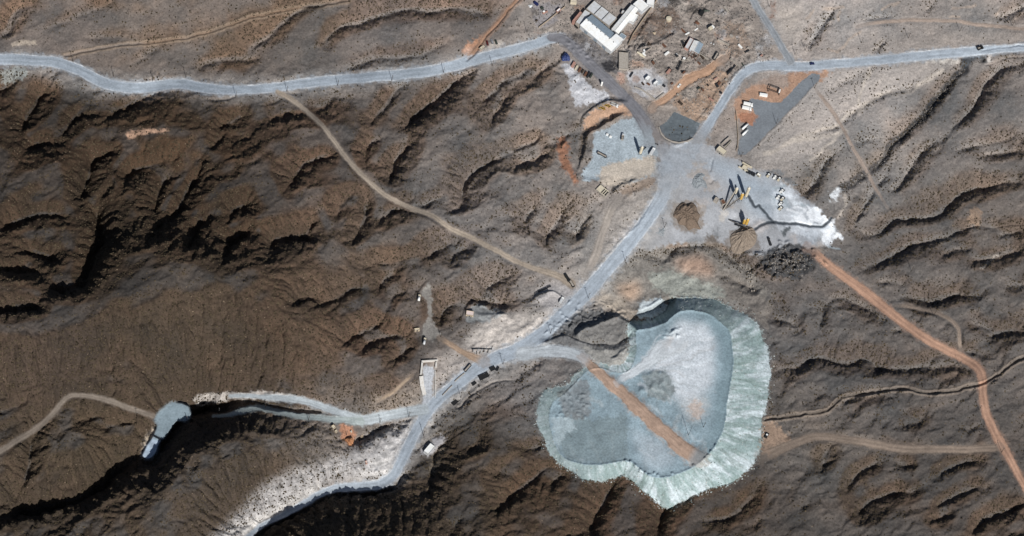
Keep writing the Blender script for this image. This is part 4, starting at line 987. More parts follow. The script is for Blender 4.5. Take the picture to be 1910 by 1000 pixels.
scatter('shrubs', bx, by, sz, .95, stuffmat('shrub', (44, 39, 31), (84, 74, 59)))
NB = 60000
bx = rs.uniform(-70, 1980, NB); by = rs.uniform(-70, 1070, NB)
den = .03 + .2 * sstep(.25, .7, bil(SL2, X0, Y0, ST, bx, by))
keep = (rs.rand(NB) < den * (1 - np.clip(1.3 * bil(flatm, X0, Y0, ST, bx, by), 0, 1)))
bx, by = bx[keep], by[keep]
scatter('stones', bx, by, .25 + .5 * rs.rand(len(bx)) ** 2.5, .8, stuffmat('stone', (84, 74, 62), (136, 120, 102)))
NB = 26000                                                        # rubble of the works and dark stones of the wash
bx = rs.uniform(985, 1445, NB); by = rs.uniform(-10, 240, NB)
keep = inside([(985,0),(1400,-10),(1470,112),(1400,118),(1350,170),(1320,225),(1262,200),(1225,190),(1165,140),(1110,100),(1060,85),(985,90)], bx, by) & (rs.rand(NB) < .35 + .5 * (fbm(bx, by, 30, 3, .6, 190) > .1))
rmask = np.zeros(H.shape)
for w, m in RIN: rmask[w] = np.maximum(rmask[w], m)
keep &= (bil(rmask, X0, Y0, ST, bx, by) < .1) & (bil(ter, X0, Y0, ST, bx, by) < .4)
wq = smooth([(1800,128),(1785,142),(1765,165),(1745,190),(1725,216),(1700,240),(1682,256),(1660,275),(1645,300),(1615,325),(1590,342),(1568,352)], .35)
rq = rs.randn(900, 2) * np.array([24, 11]) + np.array([1466, 487])
bx = np.concatenate([bx[keep], wq[:, 0] + rs.randn(len(wq)) * 2.6, rq[:, 0]]); by = np.concatenate([by[keep], wq[:, 1] + rs.randn(len(wq)) * 2.6, rq[:, 1]])
scatter('rubble', bx, by, .25 + .75 * rs.rand(len(bx)) ** 2.2, .8, stuffmat('rubble', (48, 47, 48), (150, 144, 138)))
NB = 26000
bx = rs.uniform(995, 1445, NB); by = rs.uniform(550, 955, NB)
hb_ = bil(HEAP, X0, Y0, ST, bx, by); pb_ = bil(PLAT, X0, Y0, ST, bx, by); eb_ = bil(blur(HEAP, 5), X0, Y0, ST, bx, by)
eb2_ = bil(blur(HEAP, 9), X0, Y0, ST, bx, by)
den = np.where((hb_ > .5) & (pb_ < .5), .14 + .5 * sstep(.8, .45, eb_), 0) + np.where(hb_ < .5, .55 * sstep(.02, .45, eb2_) ** 2, 0) * (.4 + (fbm(bx, by, 18, 3, .6, 195) > 0))
keep = rs.rand(NB) < den
bx, by = bx[keep], by[keep]
scatter('boulders', bx, by, .22 + .75 * rs.rand(len(bx)) ** 3, .8, stuffmat('boulder', (100, 110, 108), (186, 192, 190)))

# ------------------------------------------------------------------ camera, sun and sky
cam = bpy.data.cameras.new('camera'); co_ = bpy.data.objects.new('camera', cam); C.objects.link(co_)
from mathutils import Matrix, Vector
co_.matrix_world = Matrix([[rt[0], up[0], vb[0], CAM[0]], [rt[1], up[1], vb[1], CAM[1]], [rt[2], up[2], vb[2], CAM[2]], [0, 0, 0, 1]])
cam.sensor_fit = 'HORIZONTAL'; cam.angle = 2 * math.atan(HX); cam.clip_start = 10; cam.clip_end = 12000
sc = bpy.context.scene; sc.camera = co_
p0 = np.array(W(900, 500, 0)); p1 = np.array(W(894.2, 480, 0))
sd = p1 - p0; SUN_AZ = math.atan2(-sd[1], -sd[0])           # direction towards the sun
SUN_EL = math.radians(40)
sv = Vector((math.cos(SUN_AZ) * math.cos(SUN_EL), math.sin(SUN_AZ) * math.cos(SUN_EL), math.sin(SUN_EL)))
sun = bpy.data.lights.new('sun', 'SUN'); sun.energy = 5.0; sun.angle = math.radians(.5); sun.color = (1, .97, .93)
so = bpy.data.objects.new('sun', sun); C.objects.link(so)
so.rotation_euler = sv.to_track_quat('Z', 'Y').to_euler()
world = bpy.data.worlds.new('World'); sc.world = world; world.use_nodes = True
wn = world.node_tree; bg = wn.nodes['Background']
sky = wn.nodes.new('ShaderNodeTexSky'); sky.sky_type = 'NISHITA'; sky.sun_disc = False
sky.sun_elevation = SUN_EL; sky.sun_rotation = math.pi / 2 - SUN_AZ
wn.links.new(sky.outputs[0], bg.inputs['Color']); bg.inputs['Strength'].default_value = .05
sc.view_settings.view_transform = 'Standard'; sc.view_settings.look = 'None'; sc.view_settings.exposure = -.08; sc.view_settings.gamma = 1

# ------------------------------------------------------------------ things
class MB:
    def __init__(s): s.v = []; s.f = []

    def add(s, v, f):
        n = len(s.v); s.v += [tuple(p) for p in v]; s.f += [tuple(n + i for i in q) for q in f]; return s

    def prism(s, poly, z0, z1, top=None):
        n = len(poly); top = top or poly
        v = [(x, y, z0) for x, y in poly] + [(x, y, z1) for x, y in top]
        return s.add(v, [tuple(range(n - 1, -1, -1)), tuple(range(n, 2 * n))] + [(i, (i + 1) % n, n + (i + 1) % n, n + i) for i in range(n)])

    def box(s, x0, x1, y0, y1, z0, z1, bev=0.0):
        if bev <= 0: return s.prism([(x0, y0), (x1, y0), (x1, y1), (x0, y1)], z0, z1)
        b = bev
        p = [(x0 + b, y0), (x1 - b, y0), (x1, y0 + b), (x1, y1 - b), (x1 - b, y1), (x0 + b, y1), (x0, y1 - b), (x0, y0 + b)]
        q = [(max(x0 + b, min(x1 - b, x)), max(y0 + b, min(y1 - b, y))) for x, y in p]
        s.prism(p, z0, z1 - b)
        return s.prism([(x0 + b, y0 + b), (x1 - b, y0 + b), (x1 - b, y1 - b), (x0 + b, y1 - b)], z1 - b, z1)

    def cyl(s, x, y, z0, z1, r0, r1=None, n=14):
        r1 = r0 if r1 is None else r1
        a = [2 * math.pi * k / n for k in range(n)]
        return s.prism([(x + r0 * math.cos(t), y + r0 * math.sin(t)) for t in a], z0, z1, [(x + r1 * math.cos(t), y + r1 * math.sin(t)) for t in a])

    def tube(s, a, b, r, n=8, r1=None):
        a = Vector(a); b = Vector(b); d = (b - a).normalized()
        u = d.orthogonal().normalized(); w = d.cross(u); r1 = r if r1 is None else r1
        v = [a + r * (math.cos(t) * u + math.sin(t) * w) for t in [2 * math.pi * k / n for k in range(n)]]
        v += [b + r1 * (math.cos(t) * u + math.sin(t) * w) for t in [2 * math.pi * k / n for k in range(n)]]
        return s.add(v, [tuple(range(n - 1, -1, -1)), tuple(range(n, 2 * n))] + [(i, (i + 1) % n, n + (i + 1) % n, n + i) for i in range(n)])

    def beam(s, a, b, w, h):
        a = Vector(a); b = Vector(b); d = (b - a).normalized()
        u = d.cross(Vector((0, 0, 1)));  u = u.normalized() if u.length > 1e-4 else Vector((1, 0, 0)); k = u.cross(d).normalized()
        v = [p + su * w / 2 * u + sk * h / 2 * k for p in (a, b) for su, sk in ((-1, -1), (1, -1), (1, 1), (-1, 1))]
        return s.add(v, [(3, 2, 1, 0), (4, 5, 6, 7), (0, 1, 5, 4), (1, 2, 6, 5), (2, 3, 7, 6), (3, 0, 4, 7)])

    def wheel(s, x, y, r, w, n=12):
        return s.tube((x, y - w / 2, r), (x, y + w / 2, r), r, n)

    def build(s, name, m, parent=None, smooth_=False):
        me = bpy.data.meshes.new(name); me.from_pydata(s.v, [], s.f); me.update(); me.materials.append(m)
        if smooth_: me.polygons.foreach_set('use_smooth', [True] * len(me.polygons))
        o = bpy.data.objects.new(name, me); C.objects.link(o)
        if parent: o.parent = parent
        return o


def tag(o, label, cat, group=None):
    o['label'] = label; o['category'] = cat
    if group: o['group'] = group
    return o


def thing(name, label, cat, loc, ang=0.0, group=None):
    o = bpy.data.objects.new(name, None); C.objects.link(o); o.location = loc; o.rotation_euler = (0, 0, ang)
    return tag(o, label, cat, group)


def kids(o): return [c for c in bpy.data.objects if c.parent == o]


def dup(o, loc, ang, label, parent=None):
    def cp(q, par):
        c = q.copy(); C.objects.link(c); c.parent = par
        for ch in kids(q): cp(ch, c)
        return c
    r = cp(o, parent); r.location = loc; r.rotation_euler = (0, 0, ang); r['label'] = label
    return r


def ang(a, b, z=12.0):
    p = np.array(W(a[0], a[1], z)); q = np.array(W(b[0], b[1], z)); return math.atan2(q[1] - p[1], q[0] - p[0])


def fit(corners, h):
    """a rectangle seen as these four pixels at height h over the ground: base point, heading of its long side, half sizes"""
    cx_ = sum(p[0] for p in corners) / 4; cy_ = sum(p[1] for p in corners) / 4
    g = float(hgt(cx_ - h * .24, cy_ + h * .95))
    w3 = [np.array(W(p[0], p[1], g + h))[:2] for p in corners]
    e0 = (w3[1] - w3[0] + w3[2] - w3[3]) / 2; e1 = (w3[3] - w3[0] + w3[2] - w3[1]) / 2
    if np.linalg.norm(e0) < np.linalg.norm(e1): e0, e1 = e1, -e0
    c = sum(w3) / 4
    return (float(c[0]), float(c[1]), g - .15), math.atan2(e0[1], e0[0]), float(np.linalg.norm(e0)) / 2, float(np.linalg.norm(e1)) / 2


WHITE = mat((236, 239, 240), .5, 0, .08, .25); PALE = mat((200, 204, 208), .6, 0, .16, .25); BLUEG = mat((150, 166, 180), .45, .2, .12, .5)
CONC = mat((168, 162, 154), .9, 0, .2, .8); BRICK = mat((176, 138, 126), .9, 0, .22, 1.0); STEEL = mat((62, 64, 68), .5, .4, .25, 1.5); RUST = mat((112, 78, 60), .9, 0, .35, 1.5)
YEL = mat((206, 168, 84), .55, 0, .18, 1.0); CREAM = mat((206, 198, 178), .6, 0, .15, .8); BLACK = mat((24, 25, 27), .8, 0, .2, 2.0); TYRE = mat((26, 26, 28), .9, 0, .1, 3.0)
GLASS = mat((36, 44, 52), .12, 0, .05, 1.0); WOOD = mat((66, 54, 44), .9, 0, .3, 2.0); BEIGE = mat((188, 174, 152), .85, 0, .2, .8); DARKG = mat((58, 66, 60), .6, 0, .2, 1.5)
NAVY = mat((38, 46, 92), .35, .1, .1, 1.5); BLUE = mat((50, 68, 122), .6, 0, .45, 1.6); RED = mat((96, 38, 36), .4, .1, .15, 1.5); SILV = mat((176, 178, 182), .3, .4, .1, 1.5); WATER = mat((34, 46, 54), .12, 0, .2, .6)
TANW = mat((176, 160, 140), .9, 0, .2, .8)


def openings(L, Wd, h, par, n=2):
    MB().box(-.7, .7, -Wd - .06, -Wd + .02, .1, 2.3).build('door', STEEL, par)
    for k in range(n):
        x = (-1 if k % 2 == 0 else 1) * L * (.45 + .2 * (k // 2))
        MB().box(x - .5, x + .5, -Wd - .05, -Wd + .02, 1.1, min(2.1, h - .3)).build('window', GLASS, par)


def flat_house(label, corners, h, roofm, wallm, cat='building', name='flat_roofed_building', par_h=.35, group=None, n=2):
    loc, a, L, Wd = fit(corners, h)
    t = thing(name, label, cat, loc, a, group)
    b = MB(); e = min(.25, Wd * .2)
    b.box(-L, L, -Wd, -Wd + e, -.6, h + par_h).box(-L, L, Wd - e, Wd, -.6, h + par_h).box(-L, -L + e, -Wd + e, Wd - e, -.6, h + par_h).box(L - e, L, -Wd + e, Wd - e, -.6, h + par_h)
    b.build('wall', wallm, t)
    MB().box(-L + e, L - e, -Wd + e, Wd - e, h - .3, h).build('roof', roofm, t)
    if L > 1.6: openings(L, Wd, h, t, n)
    return t, L, Wd


def gable_house(label, corners, h, rise, roofs, wallm, cat='building', name='gabled_building', over=.3):
    loc, a, L, Wd = fit(corners, h + rise * .4)
    t = thing(name, label, cat, loc, a)
    b = MB(); l = L - over; w = Wd - over
    b.add([(-l, -w, -.6), (l, -w, -.6), (l, w, -.6), (-l, w, -.6), (-l, -w, h), (l, -w, h), (l, w, h), (-l, w, h), (-l, 0, h + rise * .93), (l, 0, h + rise * .93)],
          [(0, 1, 5, 4), (2, 3, 7, 6), (1, 2, 6, 9, 5), (3, 0, 4, 8, 7), (4, 5, 9, 8), (6, 7, 8, 9)])
    b.build('wall', wallm, t)
    for sgn, m in zip((-1, 1), roofs):
        r = MB(); y0 = sgn * Wd
        v = [(-L, y0, h), (L, y0, h), (L, 0, h + rise), (-L, 0, h + rise)]
        v += [(x, y, z + .15) for x, y, z in v]
        r.add(v, [(0, 1, 2, 3), (7, 6, 5, 4), (0, 4, 5, 1), (2, 6, 7, 3), (1, 5, 6, 2), (3, 7, 4, 0)] if sgn > 0 else [(3, 2, 1, 0), (4, 5, 6, 7), (1, 5, 4, 0), (3, 7, 6, 2), (2, 6, 5, 1), (0, 4, 7, 3)])
        k = 0                                                     # standing seams
        x = -L + .8
        while x < L - .4:
            r.beam((x, y0, h + .18), (x, sgn * .05, h + rise + .18), .07, .08); x += 1.6
        r.build('roof_slope', m, t)
    MB().beam((-L, 0, h + rise + .2), (L, 0, h + rise + .2), .5, .14).build('ridge_cap', PALE, t)
    return t, L, Wd


def truck(px, py, to, ln, wd, cab, body, label, kind='tipper', ht=3.2, cat='truck', name='truck', group='trucks and trailers parked at the mine'):
    t = thing(name, label, cat, site(px, py), ang((px, py), to), group)
    l, w = ln / 2, wd / 2
    MB().box(-l, l, -w * .45, w * .45, .75, 1.05).build('chassis', STEEL, t)
    c = MB().prism([(l - 2.1, -w), (l, -w), (l, w), (l - 2.1, w)], .8, ht * .62).prism([(l - 2.1, -w), (l, -w), (l, w), (l - 2.1, w)], ht * .62, ht * .95, [(l - 2.0, -w * .9), (l - .45, -w * .9), (l - .45, w * .9), (l - 2.0, w * .9)]).build('cab', cab, t)
    MB().add([(l + .02, -w * .85, ht * .62), (l + .02, w * .85, ht * .62), (l - .40, w * .8, ht * .92), (l - .40, -w * .8, ht * .92)], [(0, 1, 2, 3)]).build('windscreen', GLASS, c)
    b = MB(); x1 = l - 2.5
    if kind == 'tipper':
        b.prism([(-l, -w * .8), (x1, -w * .8), (x1, w * .8), (-l, w * .8)], 1.1, 1.3)
        b.box(-l, x1, -w, -w + .18, 1.2, ht).box(-l, x1, w - .18, w, 1.2, ht).box(x1 - .2, x1, -w + .18, w - .18, 1.2, ht + .2).box(-l, -l + .2, -w + .18, w - .18, 1.2, ht)
        b.build('tipper_body', body, t)
        MB().prism([(-l + .2, -w + .2), (x1 - .2, -w + .2), (x1 - .2, w - .2), (-l + .2, w - .2)], 1.3, ht * .82, [(-l + 1, -w * .3), (x1 - 1, -w * .3), (x1 - 1, w * .3), (-l + 1, w * .3)]).build('load', CONC, t)
    elif kind == 'tank':
        b.tube((-l, 0, 2.1), (x1, 0, 2.1), w * .95, 14).build('tank', body, t, True)
    elif kind == 'flat':
        b.box(-l, x1, -w, w, 1.1, 1.35).build('deck', body, t)
    else:
        b.box(-l, x1, -w, w, 1.1, ht + .3, .12).build('cargo_box', body, t)
    for x in (l - 1.2, -l + 2.6, -l + 1.2):
        for sg_ in (-1, 1): MB().wheel(x, sg_ * (w - .2), .5, .36).build('wheel', TYRE, t)
    return t


def trailer(px, py, to, ln, wd, m, label, kind='box', ht=3.0, name='trailer', cat='trailer'):
    t = thing(name, label, cat, site(px, py), ang((px, py), to), 'trucks and trailers parked at the mine')
    l, w = ln / 2, wd / 2
    MB().box(-l, l, -w * .4, w * .4, .8, 1.1).tube((l, 0, .95), (l + 1.2, 0, .7), .12).build('chassis', STEEL, t)
    if kind == 'tank': MB().tube((-l, 0, 2.0), (l, 0, 2.0), w * .95, 16).build('tank', m, t, True)
    elif kind == 'skeletal':
        b = MB().box(-l, l, -w, -w + .3, 1.1, 1.5).box(-l, l, w - .3, w, 1.1, 1.5)
        for k in range(6): b.box(-l + k * (ln - .3) / 5, -l + .3 + k * (ln - .3) / 5, -w + .3, w - .3, 1.15, 1.45)
        b.build('frame', m, t)
        MB().box(-l, -l + .2, -w, w, 1.1, ht).build('tailboard', m, t)
    else:
        MB().box(-l, l, -w, -w + .15, 1.1, ht).box(-l, l, w - .15, w, 1.1, ht).box(-l, -l + .15, -w + .15, w - .15, 1.1, ht).box(l - .15, l, -w + .15, w - .15, 1.1, ht).box(-l + .15, l - .15, -w + .15, w - .15, 1.1, 1.3).build('side_boards', m, t)
        MB().box(-l + .2, l - .2, -w + .2, w - .2, 1.3, ht * .75).build('load', CONC, t)
    for x in (-l + 1.1, -l + 2.3, l - 1.4):
        for sg_ in (-1, 1): MB().wheel(x, sg_ * (w - .2), .48, .34).build('wheel', TYRE, t)
    return t


def car(px, py, to, m, label, ln=4.6, wd=2.0, pickup=False, group='cars and pickups', name='car', cat='car'):
    t = thing(name, label, cat, site(px, py), ang((px, py), to), group)
    l, w = ln / 2, wd / 2
    b = MB().prism([(-l, -w), (l, -w * .92), (l, w * .92), (-l, w)], .35, .95, [(-l + .08, -w * .95), (l - .15, -w * .86), (l - .15, w * .86), (-l + .08, w * .95)]); b.build('body', m, t)
    x0, x1 = ((-.3, l - 1.2) if pickup else (-l + .35, l - 1.2))
    q = [(x0, -w * .9), (x1, -w * .86), (x1, w * .86), (x0, w * .9)]; r = [(x0 + .3, -w * .74), (x1 - .6, -w * .72), (x1 - .6, w * .72), (x0 + .3, w * .74)]
    c = MB().prism(q, .95, 1.5, r).build('windows', GLASS, t)
    MB().prism(r, 1.5, 1.58).build('roof', m, t)
    if pickup: MB().box(-l + .15, -.4, -w * .92, -w * .8, .95, 1.15).box(-l + .15, -.4, w * .8, w * .92, .95, 1.15).box(-l + .08, -l + .2, -w * .8, w * .8, .95, 1.15).build('load_bed', m, t)
    for x in (l - .85, -l + .85):
        for sg_ in (-1, 1): MB().wheel(x, sg_ * (w - .12), .34, .22).build('wheel', TYRE, t)
    return t


def container(px, py, to, ln, wd, ht, m, label, name='shipping_container', group=None, z=0.0):
    t = thing(name, label, 'container', site(px, py), ang((px, py), to), group)
    l, w = ln / 2, wd / 2
    b = MB().box(-l, l, -w, w, .1 + z, ht, .06); k = -l + .3
    while k < l - .2:
        b.box(k, k + .12, -w - .05, -w + .01, .25, ht - .2).box(k, k + .12, w - .01, w + .05, .25, ht - .2); k += .4
    b.build('body', m, t)
    for s_ in (-1, 1): MB().box(l, l + .06, s_ * w * .5 - w * .46, s_ * w * .5 + w * .46, .2, ht - .15).build('door', m, t)
    return t


def silo(px, py, h, r, m, label, legs=4.0, group='tall silos of the plant'):
    t = thing('silo', label, 'silo', site(px, py), 0, group)
    MB().cyl(0, 0, legs, h - 1.2, r, n=20).cyl(0, 0, h - 1.2, h - .3, r, r * .45, 20).build('barrel', m, t, False)
    MB().cyl(0, 0, legs - 2, legs, .35, r, 20).build('hopper', m, t)
    for k in range(4):
        a = .78 + k * 1.571; MB().tube((r * .95 * math.cos(a), r * .95 * math.sin(a), -.4), (r * .95 * math.cos(a), r * .95 * math.sin(a), legs + .6), .16, 6).build('leg', STEEL, t)
    MB().cyl(0, 0, h - .3, h, .5, n=10).box(-.7, .7, -.4, .4, h, h + .9).build('filter_box', PALE, t)
    lad = MB().box(r, r + .08, -.3, -.22, 0, h - 1).box(r, r + .08, .22, .3, 0, h - 1); z = .5
    while z < h - 1: lad.box(r + .02, r + .06, -.22, .22, z, z + .06); z += .5
    lad.build('ladder', STEEL, t)
    return t


def conveyor(a, za, b, zb, label, wd=1.2, m=None):
    A = site(*a); B = site(*b); A = Vector((A[0], A[1], A[2] + za)); B2 = W(b[0], b[1], float(hgt(*b))); B = Vector((float(B2[0]), float(B2[1]), float(B2[2]) + zb))
    t = thing('conveyor', label, 'conveyor', A, 0); m = m or CONC
    d = B - A
    MB().beam((0, 0, 0), d, wd, .25).build('belt', m, t)
    n = d.cross(Vector((0, 0, 1))).normalized() * wd * .5
    for s_ in (-1, 1): MB().beam(n * s_ + Vector((0, 0, .25)), d + n * s_ + Vector((0, 0, .25)), .15, .5).build('side_frame', STEEL, t)
    for k in (.35, .65, .92):
        p = d * k; hh_ = p.z + za
        if hh_ > 1: MB().tube(p + n, p + n - Vector((0, 0, hh_)), .12, 6).tube(p - n, p - n - Vector((0, 0, hh_)), .12, 6).build('trestle', STEEL, t)
    return t


def wall(pts, h, th, m, label, name='wall', cat='wall', cap=None):
    p = [site(*q) for q in pts]; o = p[0]
    t = thing(name, label, cat, o, 0)
    b = MB(); c = MB()
    for a, q in zip(p[:-1], p[1:]):
        va = Vector(a) - Vector(o); vq = Vector(q) - Vector(o); d = (vq - va); d.z = 0; d.normalize(); va -= d * th * .4; vq += d * th * .4
        b.beam(va + Vector((0, 0, h / 2 - .3)), vq + Vector((0, 0, h / 2 - .3)), th, h + .6)
        c.beam(va + Vector((0, 0, h + .08)), vq + Vector((0, 0, h + .08)), th + .12, .14)
    b.build('wall_body', m, t); c.build('coping', cap or m, t)
    return t


def heap(px, py, foot, h, apex, m, label, name='ore_heap', plateau=.0, rough=.35):
    """a stockpile from its footprint (pixels) and the foot of its top"""
    o = site(px, py); z = o[2]
    q = smooth(foot, 2.0, True)
    fx, fy, _ = W(q[:, 0], q[:, 1], z); fx = np.array(fx) - o[0]; fy = np.array(fy) - o[1]
    ap = W(apex[0], apex[1], z); ax, ay = float(ap[0]) - o[0], float(ap[1]) - o[1]
    n = len(fx); R = 14; v = []; fz = hgt(q[:, 0], q[:, 1]) - z
    for k in range(R + 1):
        s = k / R
        x = fx * (1 - s) + ax * s; y = fy * (1 - s) + ay * s
        zz = np.minimum(1, s / (1 - plateau)) * h
        g = gnoise(np.arange(n) / 4.0, np.full(n, s * 5 + 3), 7) * rough * 1.5 * math.sin(math.pi * min(1, s * .9 + .05)) + gnoise(x / 1.3, y / 1.3, 9) * rough * .5 * (s > .02)
        fan = (.3 if plateau else 1) * rough * .9 * math.sin(math.pi * min(1, s + .02)) * np.abs(np.sin(np.arange(n) * 2 * math.pi * 9 / n + 2.2 * gnoise(np.arange(n) / 9.0, np.full(n, 1.5), 8)))
        zz = zz + g * .7 - fan - (1.2 if k == 0 else 0) + fz * (1 - s)
        v += list(zip(x.tolist(), y.tolist(), (np.zeros(n) + zz).tolist()))
    f = [(k * n + i, k * n + (i + 1) % n, (k + 1) * n + (i + 1) % n, (k + 1) * n + i) for k in range(R) for i in range(n)]
    t = MB().add(v, f).build(name, m); t.location = o
    return tag(t, label, 'stockpile')


# --- the works at the top of the picture
def big_hall():
    cs = [(1084.2, 48.6), (1101.8, 24.2), (1160.2, 74.4), (1142.6, 96.4)]
    h, rise = 6.5, 2.2
    loc, a, L, Wd = fit([cs[0], cs[3], cs[2], cs[1]], h + .5)
    t = thing('workshop_hall', 'largest long white gabled workshop hall with a pale grey far roof slope', 'building', loc, a)
    l, w = L - .3, Wd - .3
    MB().add([(-l, -w, -.6), (l, -w, -.6), (l, w, -.6), (-l, w, -.6), (-l, -w, h), (l, -w, h), (l, w, h), (-l, w, h), (-l, 0, h + rise * .95), (l, 0, h + rise * .95)],
             [(0, 1, 5, 4), (2, 3, 7, 6), (1, 2, 6, 9, 5), (3, 0, 4, 8, 7)]).build('wall', PALE, t)
    for sgn, m in ((-1, WHITE), (1, BLUEG)):
        xe = L if sgn < 0 else L - 9.5
        v = [(-L, sgn * Wd, h), (xe, sgn * Wd, h), (xe, 0, h + rise), (-L, 0, h + rise)]; v += [(x, y, z + .15) for x, y, z in v]
        r = MB().add(v, [(0, 1, 2, 3), (7, 6, 5, 4), (0, 4, 5, 1), (2, 6, 7, 3), (1, 5, 6, 2), (3, 7, 4, 0)])
        x = -L + 1.5
        while x < xe - 1: r.beam((x, sgn * Wd, h + .18), (x, sgn * .05, h + rise + .18), .06, .06); x += 3
        r.build('roof_slope', m, t)
    MB().add([(L - 9.5, 0, h + rise), (L, 0, h + rise), (L, Wd, h + rise - .1), (L - 9.5, Wd, h + rise - .1), (L - 9.5, 0, h + rise + .2), (L, 0, h + rise + .2), (L, Wd, h + rise + .1), (L - 9.5, Wd, h + rise + .1), ],
             [(3, 2, 1, 0), (4, 5, 6, 7), (0, 1, 5, 4), (1, 2, 6, 5), (2, 3, 7, 6), (3, 0, 4, 7)]).build('end_bay_roof', WHITE, t)
    MB().beam((-L, 0, h + rise + .2), (L - 9.5, 0, h + rise + .2), .5, .12).build('ridge_cap', PALE, t)
    for k in range(7): MB().cyl(-L + 3 + k * L * .27, -.6, h + rise - .3, h + rise + .7, .45, .35, 10).build('roof_vent', STEEL, t)
    for x in (-L * .6, 0, L * .55): MB().box(x - 2, x + 2, -w - .08, -w + .02, 0, 4.5).build('roller_door', BLUEG, t)


big_hall()
flat_house('pale grey flat annex at the west gable of the large white workshop', [(1092, 18), (1101, 24.6), (1084, 48), (1073.8, 41)], 5.0, PALE, CONC, n=2)
flat_house('long low pinkish brick building beside the grey annex', [(1082.4, 21.5), (1085.5, 23.6), (1071.5, 41.4), (1067.6, 38)], 6.0, BRICK, BRICK, n=4)
tt, L_, W_ = flat_house('pale flat roofed range in three bays behind the large gabled workshop', [(1107.6, .5), (1149, 32.5), (1138, 49.5), (1094.4, 17)], 4.2, PALE, CONC, n=4)
for x in (-L_ / 3, L_ / 3): MB().box(x - .2, x + .2, -W_ + .3, W_ - .3, 4.2, 4.75).build('parapet', STEEL, tt)
gable_house('long bright white metal roofed hall running north east from the large workshop', [(1142.5, 52.8), (1177.8, 7), (1191, 18), (1151.4, 63.6)], 5.2, 1.1, (WHITE, WHITE), PALE, name='long_hall')
flat_house('white roofed lean-to on the sunny side of the long north east hall', [(1181.6, 24.5), (1191.5, 27.5), (1183, 38.5), (1172, 43)], 3.2, WHITE, PALE)
flat_house('white flat roofed block at the far end of the long hall', [(1180.5, 7), (1194, -3), (1210, 9.5), (1199, 24.5)], 4.5, WHITE, PALE)
flat_house('whitish roofed building cut by the top edge beside the compound wall', [(1204, -9), (1226, -9), (1216, 12), (1210, 8)], 4.0, WHITE, PALE)
flat_house('small white cube shed in the yard between the halls', [(1158.6, 23), (1162, 18.3), (1165, 21), (1161.6, 25.8)], 3.6, PALE, CONC, n=0)
flat_house('small pale blue roofed shed at the corner of the two white halls', [(1159, 60.8), (1168.9, 67.4), (1163.2, 73.5), (1154.3, 67)], 3.4, BLUEG, PALE, n=1)
wall([(1226, 0), (1212, 20), (1196, 42), (1180, 66), (1172, 84)], 2.4, .4, TANW, 'tan compound wall running down the east side of the works', name='compound_wall')
wall([(1053.6, 13.4), (1040, 24), (1022, 39), (1005, 52)], 1.6, .4, TANW, 'thin straight wall along the yard beside the pickup parking', name='boundary_wall')
flat_house('small flat house with a white roof at the end of the thin yard wall', [(1037.5, 20), (1043.5, 14.5), (1047, 17.5), (1040.5, 22.5)], 3.0, WHITE, BRICK, n=1)
flat_house('cream roofed building cut by the top edge west of the works', [(1063, -6), (1078, -6), (1074, 5), (1066, 4)], 4, CREAM, CREAM)
container(999.5, 8, (1003.5, 11), 5, 2.2, 2.3, NAVY, 'dark navy container in the gravel yard by the scrap')
t_ = thing('water_tank', 'small white round tank on the open gravel yard', 'tank', site(1014, 23)); MB().cyl(0, 0, 0, 2.0, 1.1, n=16).build('tank_wall', CREAM, t_); MB().cyl(0, 0, 2.0, 2.3, 1.15, .3, 16).build('tank_lid', WHITE, t_)
t_ = thing('water_tank', 'round beige reservoir standing on the brown mound', 'tank', site(1247, 37)); MB().cyl(0, 0, -.5, 2.6, 2.7, n=24).build('tank_wall', BEIGE, t_); MB().cyl(0, 0, 2.6, 2.9, 2.8, .4, 24).build('tank_lid', CREAM, t_)


def blob(px, py, rx, ry, h, m, label, name, cat, n=26, seed=0):
    o = site(px, py); r = random.Random(seed); b = MB(); R = 6
    v = []
    for k in range(R + 1):
        s = k / R
        for i in range(n):
            a = 2 * math.pi * i / n; q = (1 - s * .97) * (1 + .18 * math.sin(3 * a + seed) + r.uniform(-.12, .12))
            v.append((rx * q * math.cos(a), ry * q * math.sin(a), (h * math.sin(s * 1.57) + r.uniform(-.15, .15) * h) if k else -.6))
    b.add(v, [(k * n + i, k * n + (i + 1) % n, (k + 1) * n + (i + 1) % n, (k + 1) * n + i) for k in range(R) for i in range(n)])
    t = b.build(name, m); t.location = o
    return tag(t, label, cat)


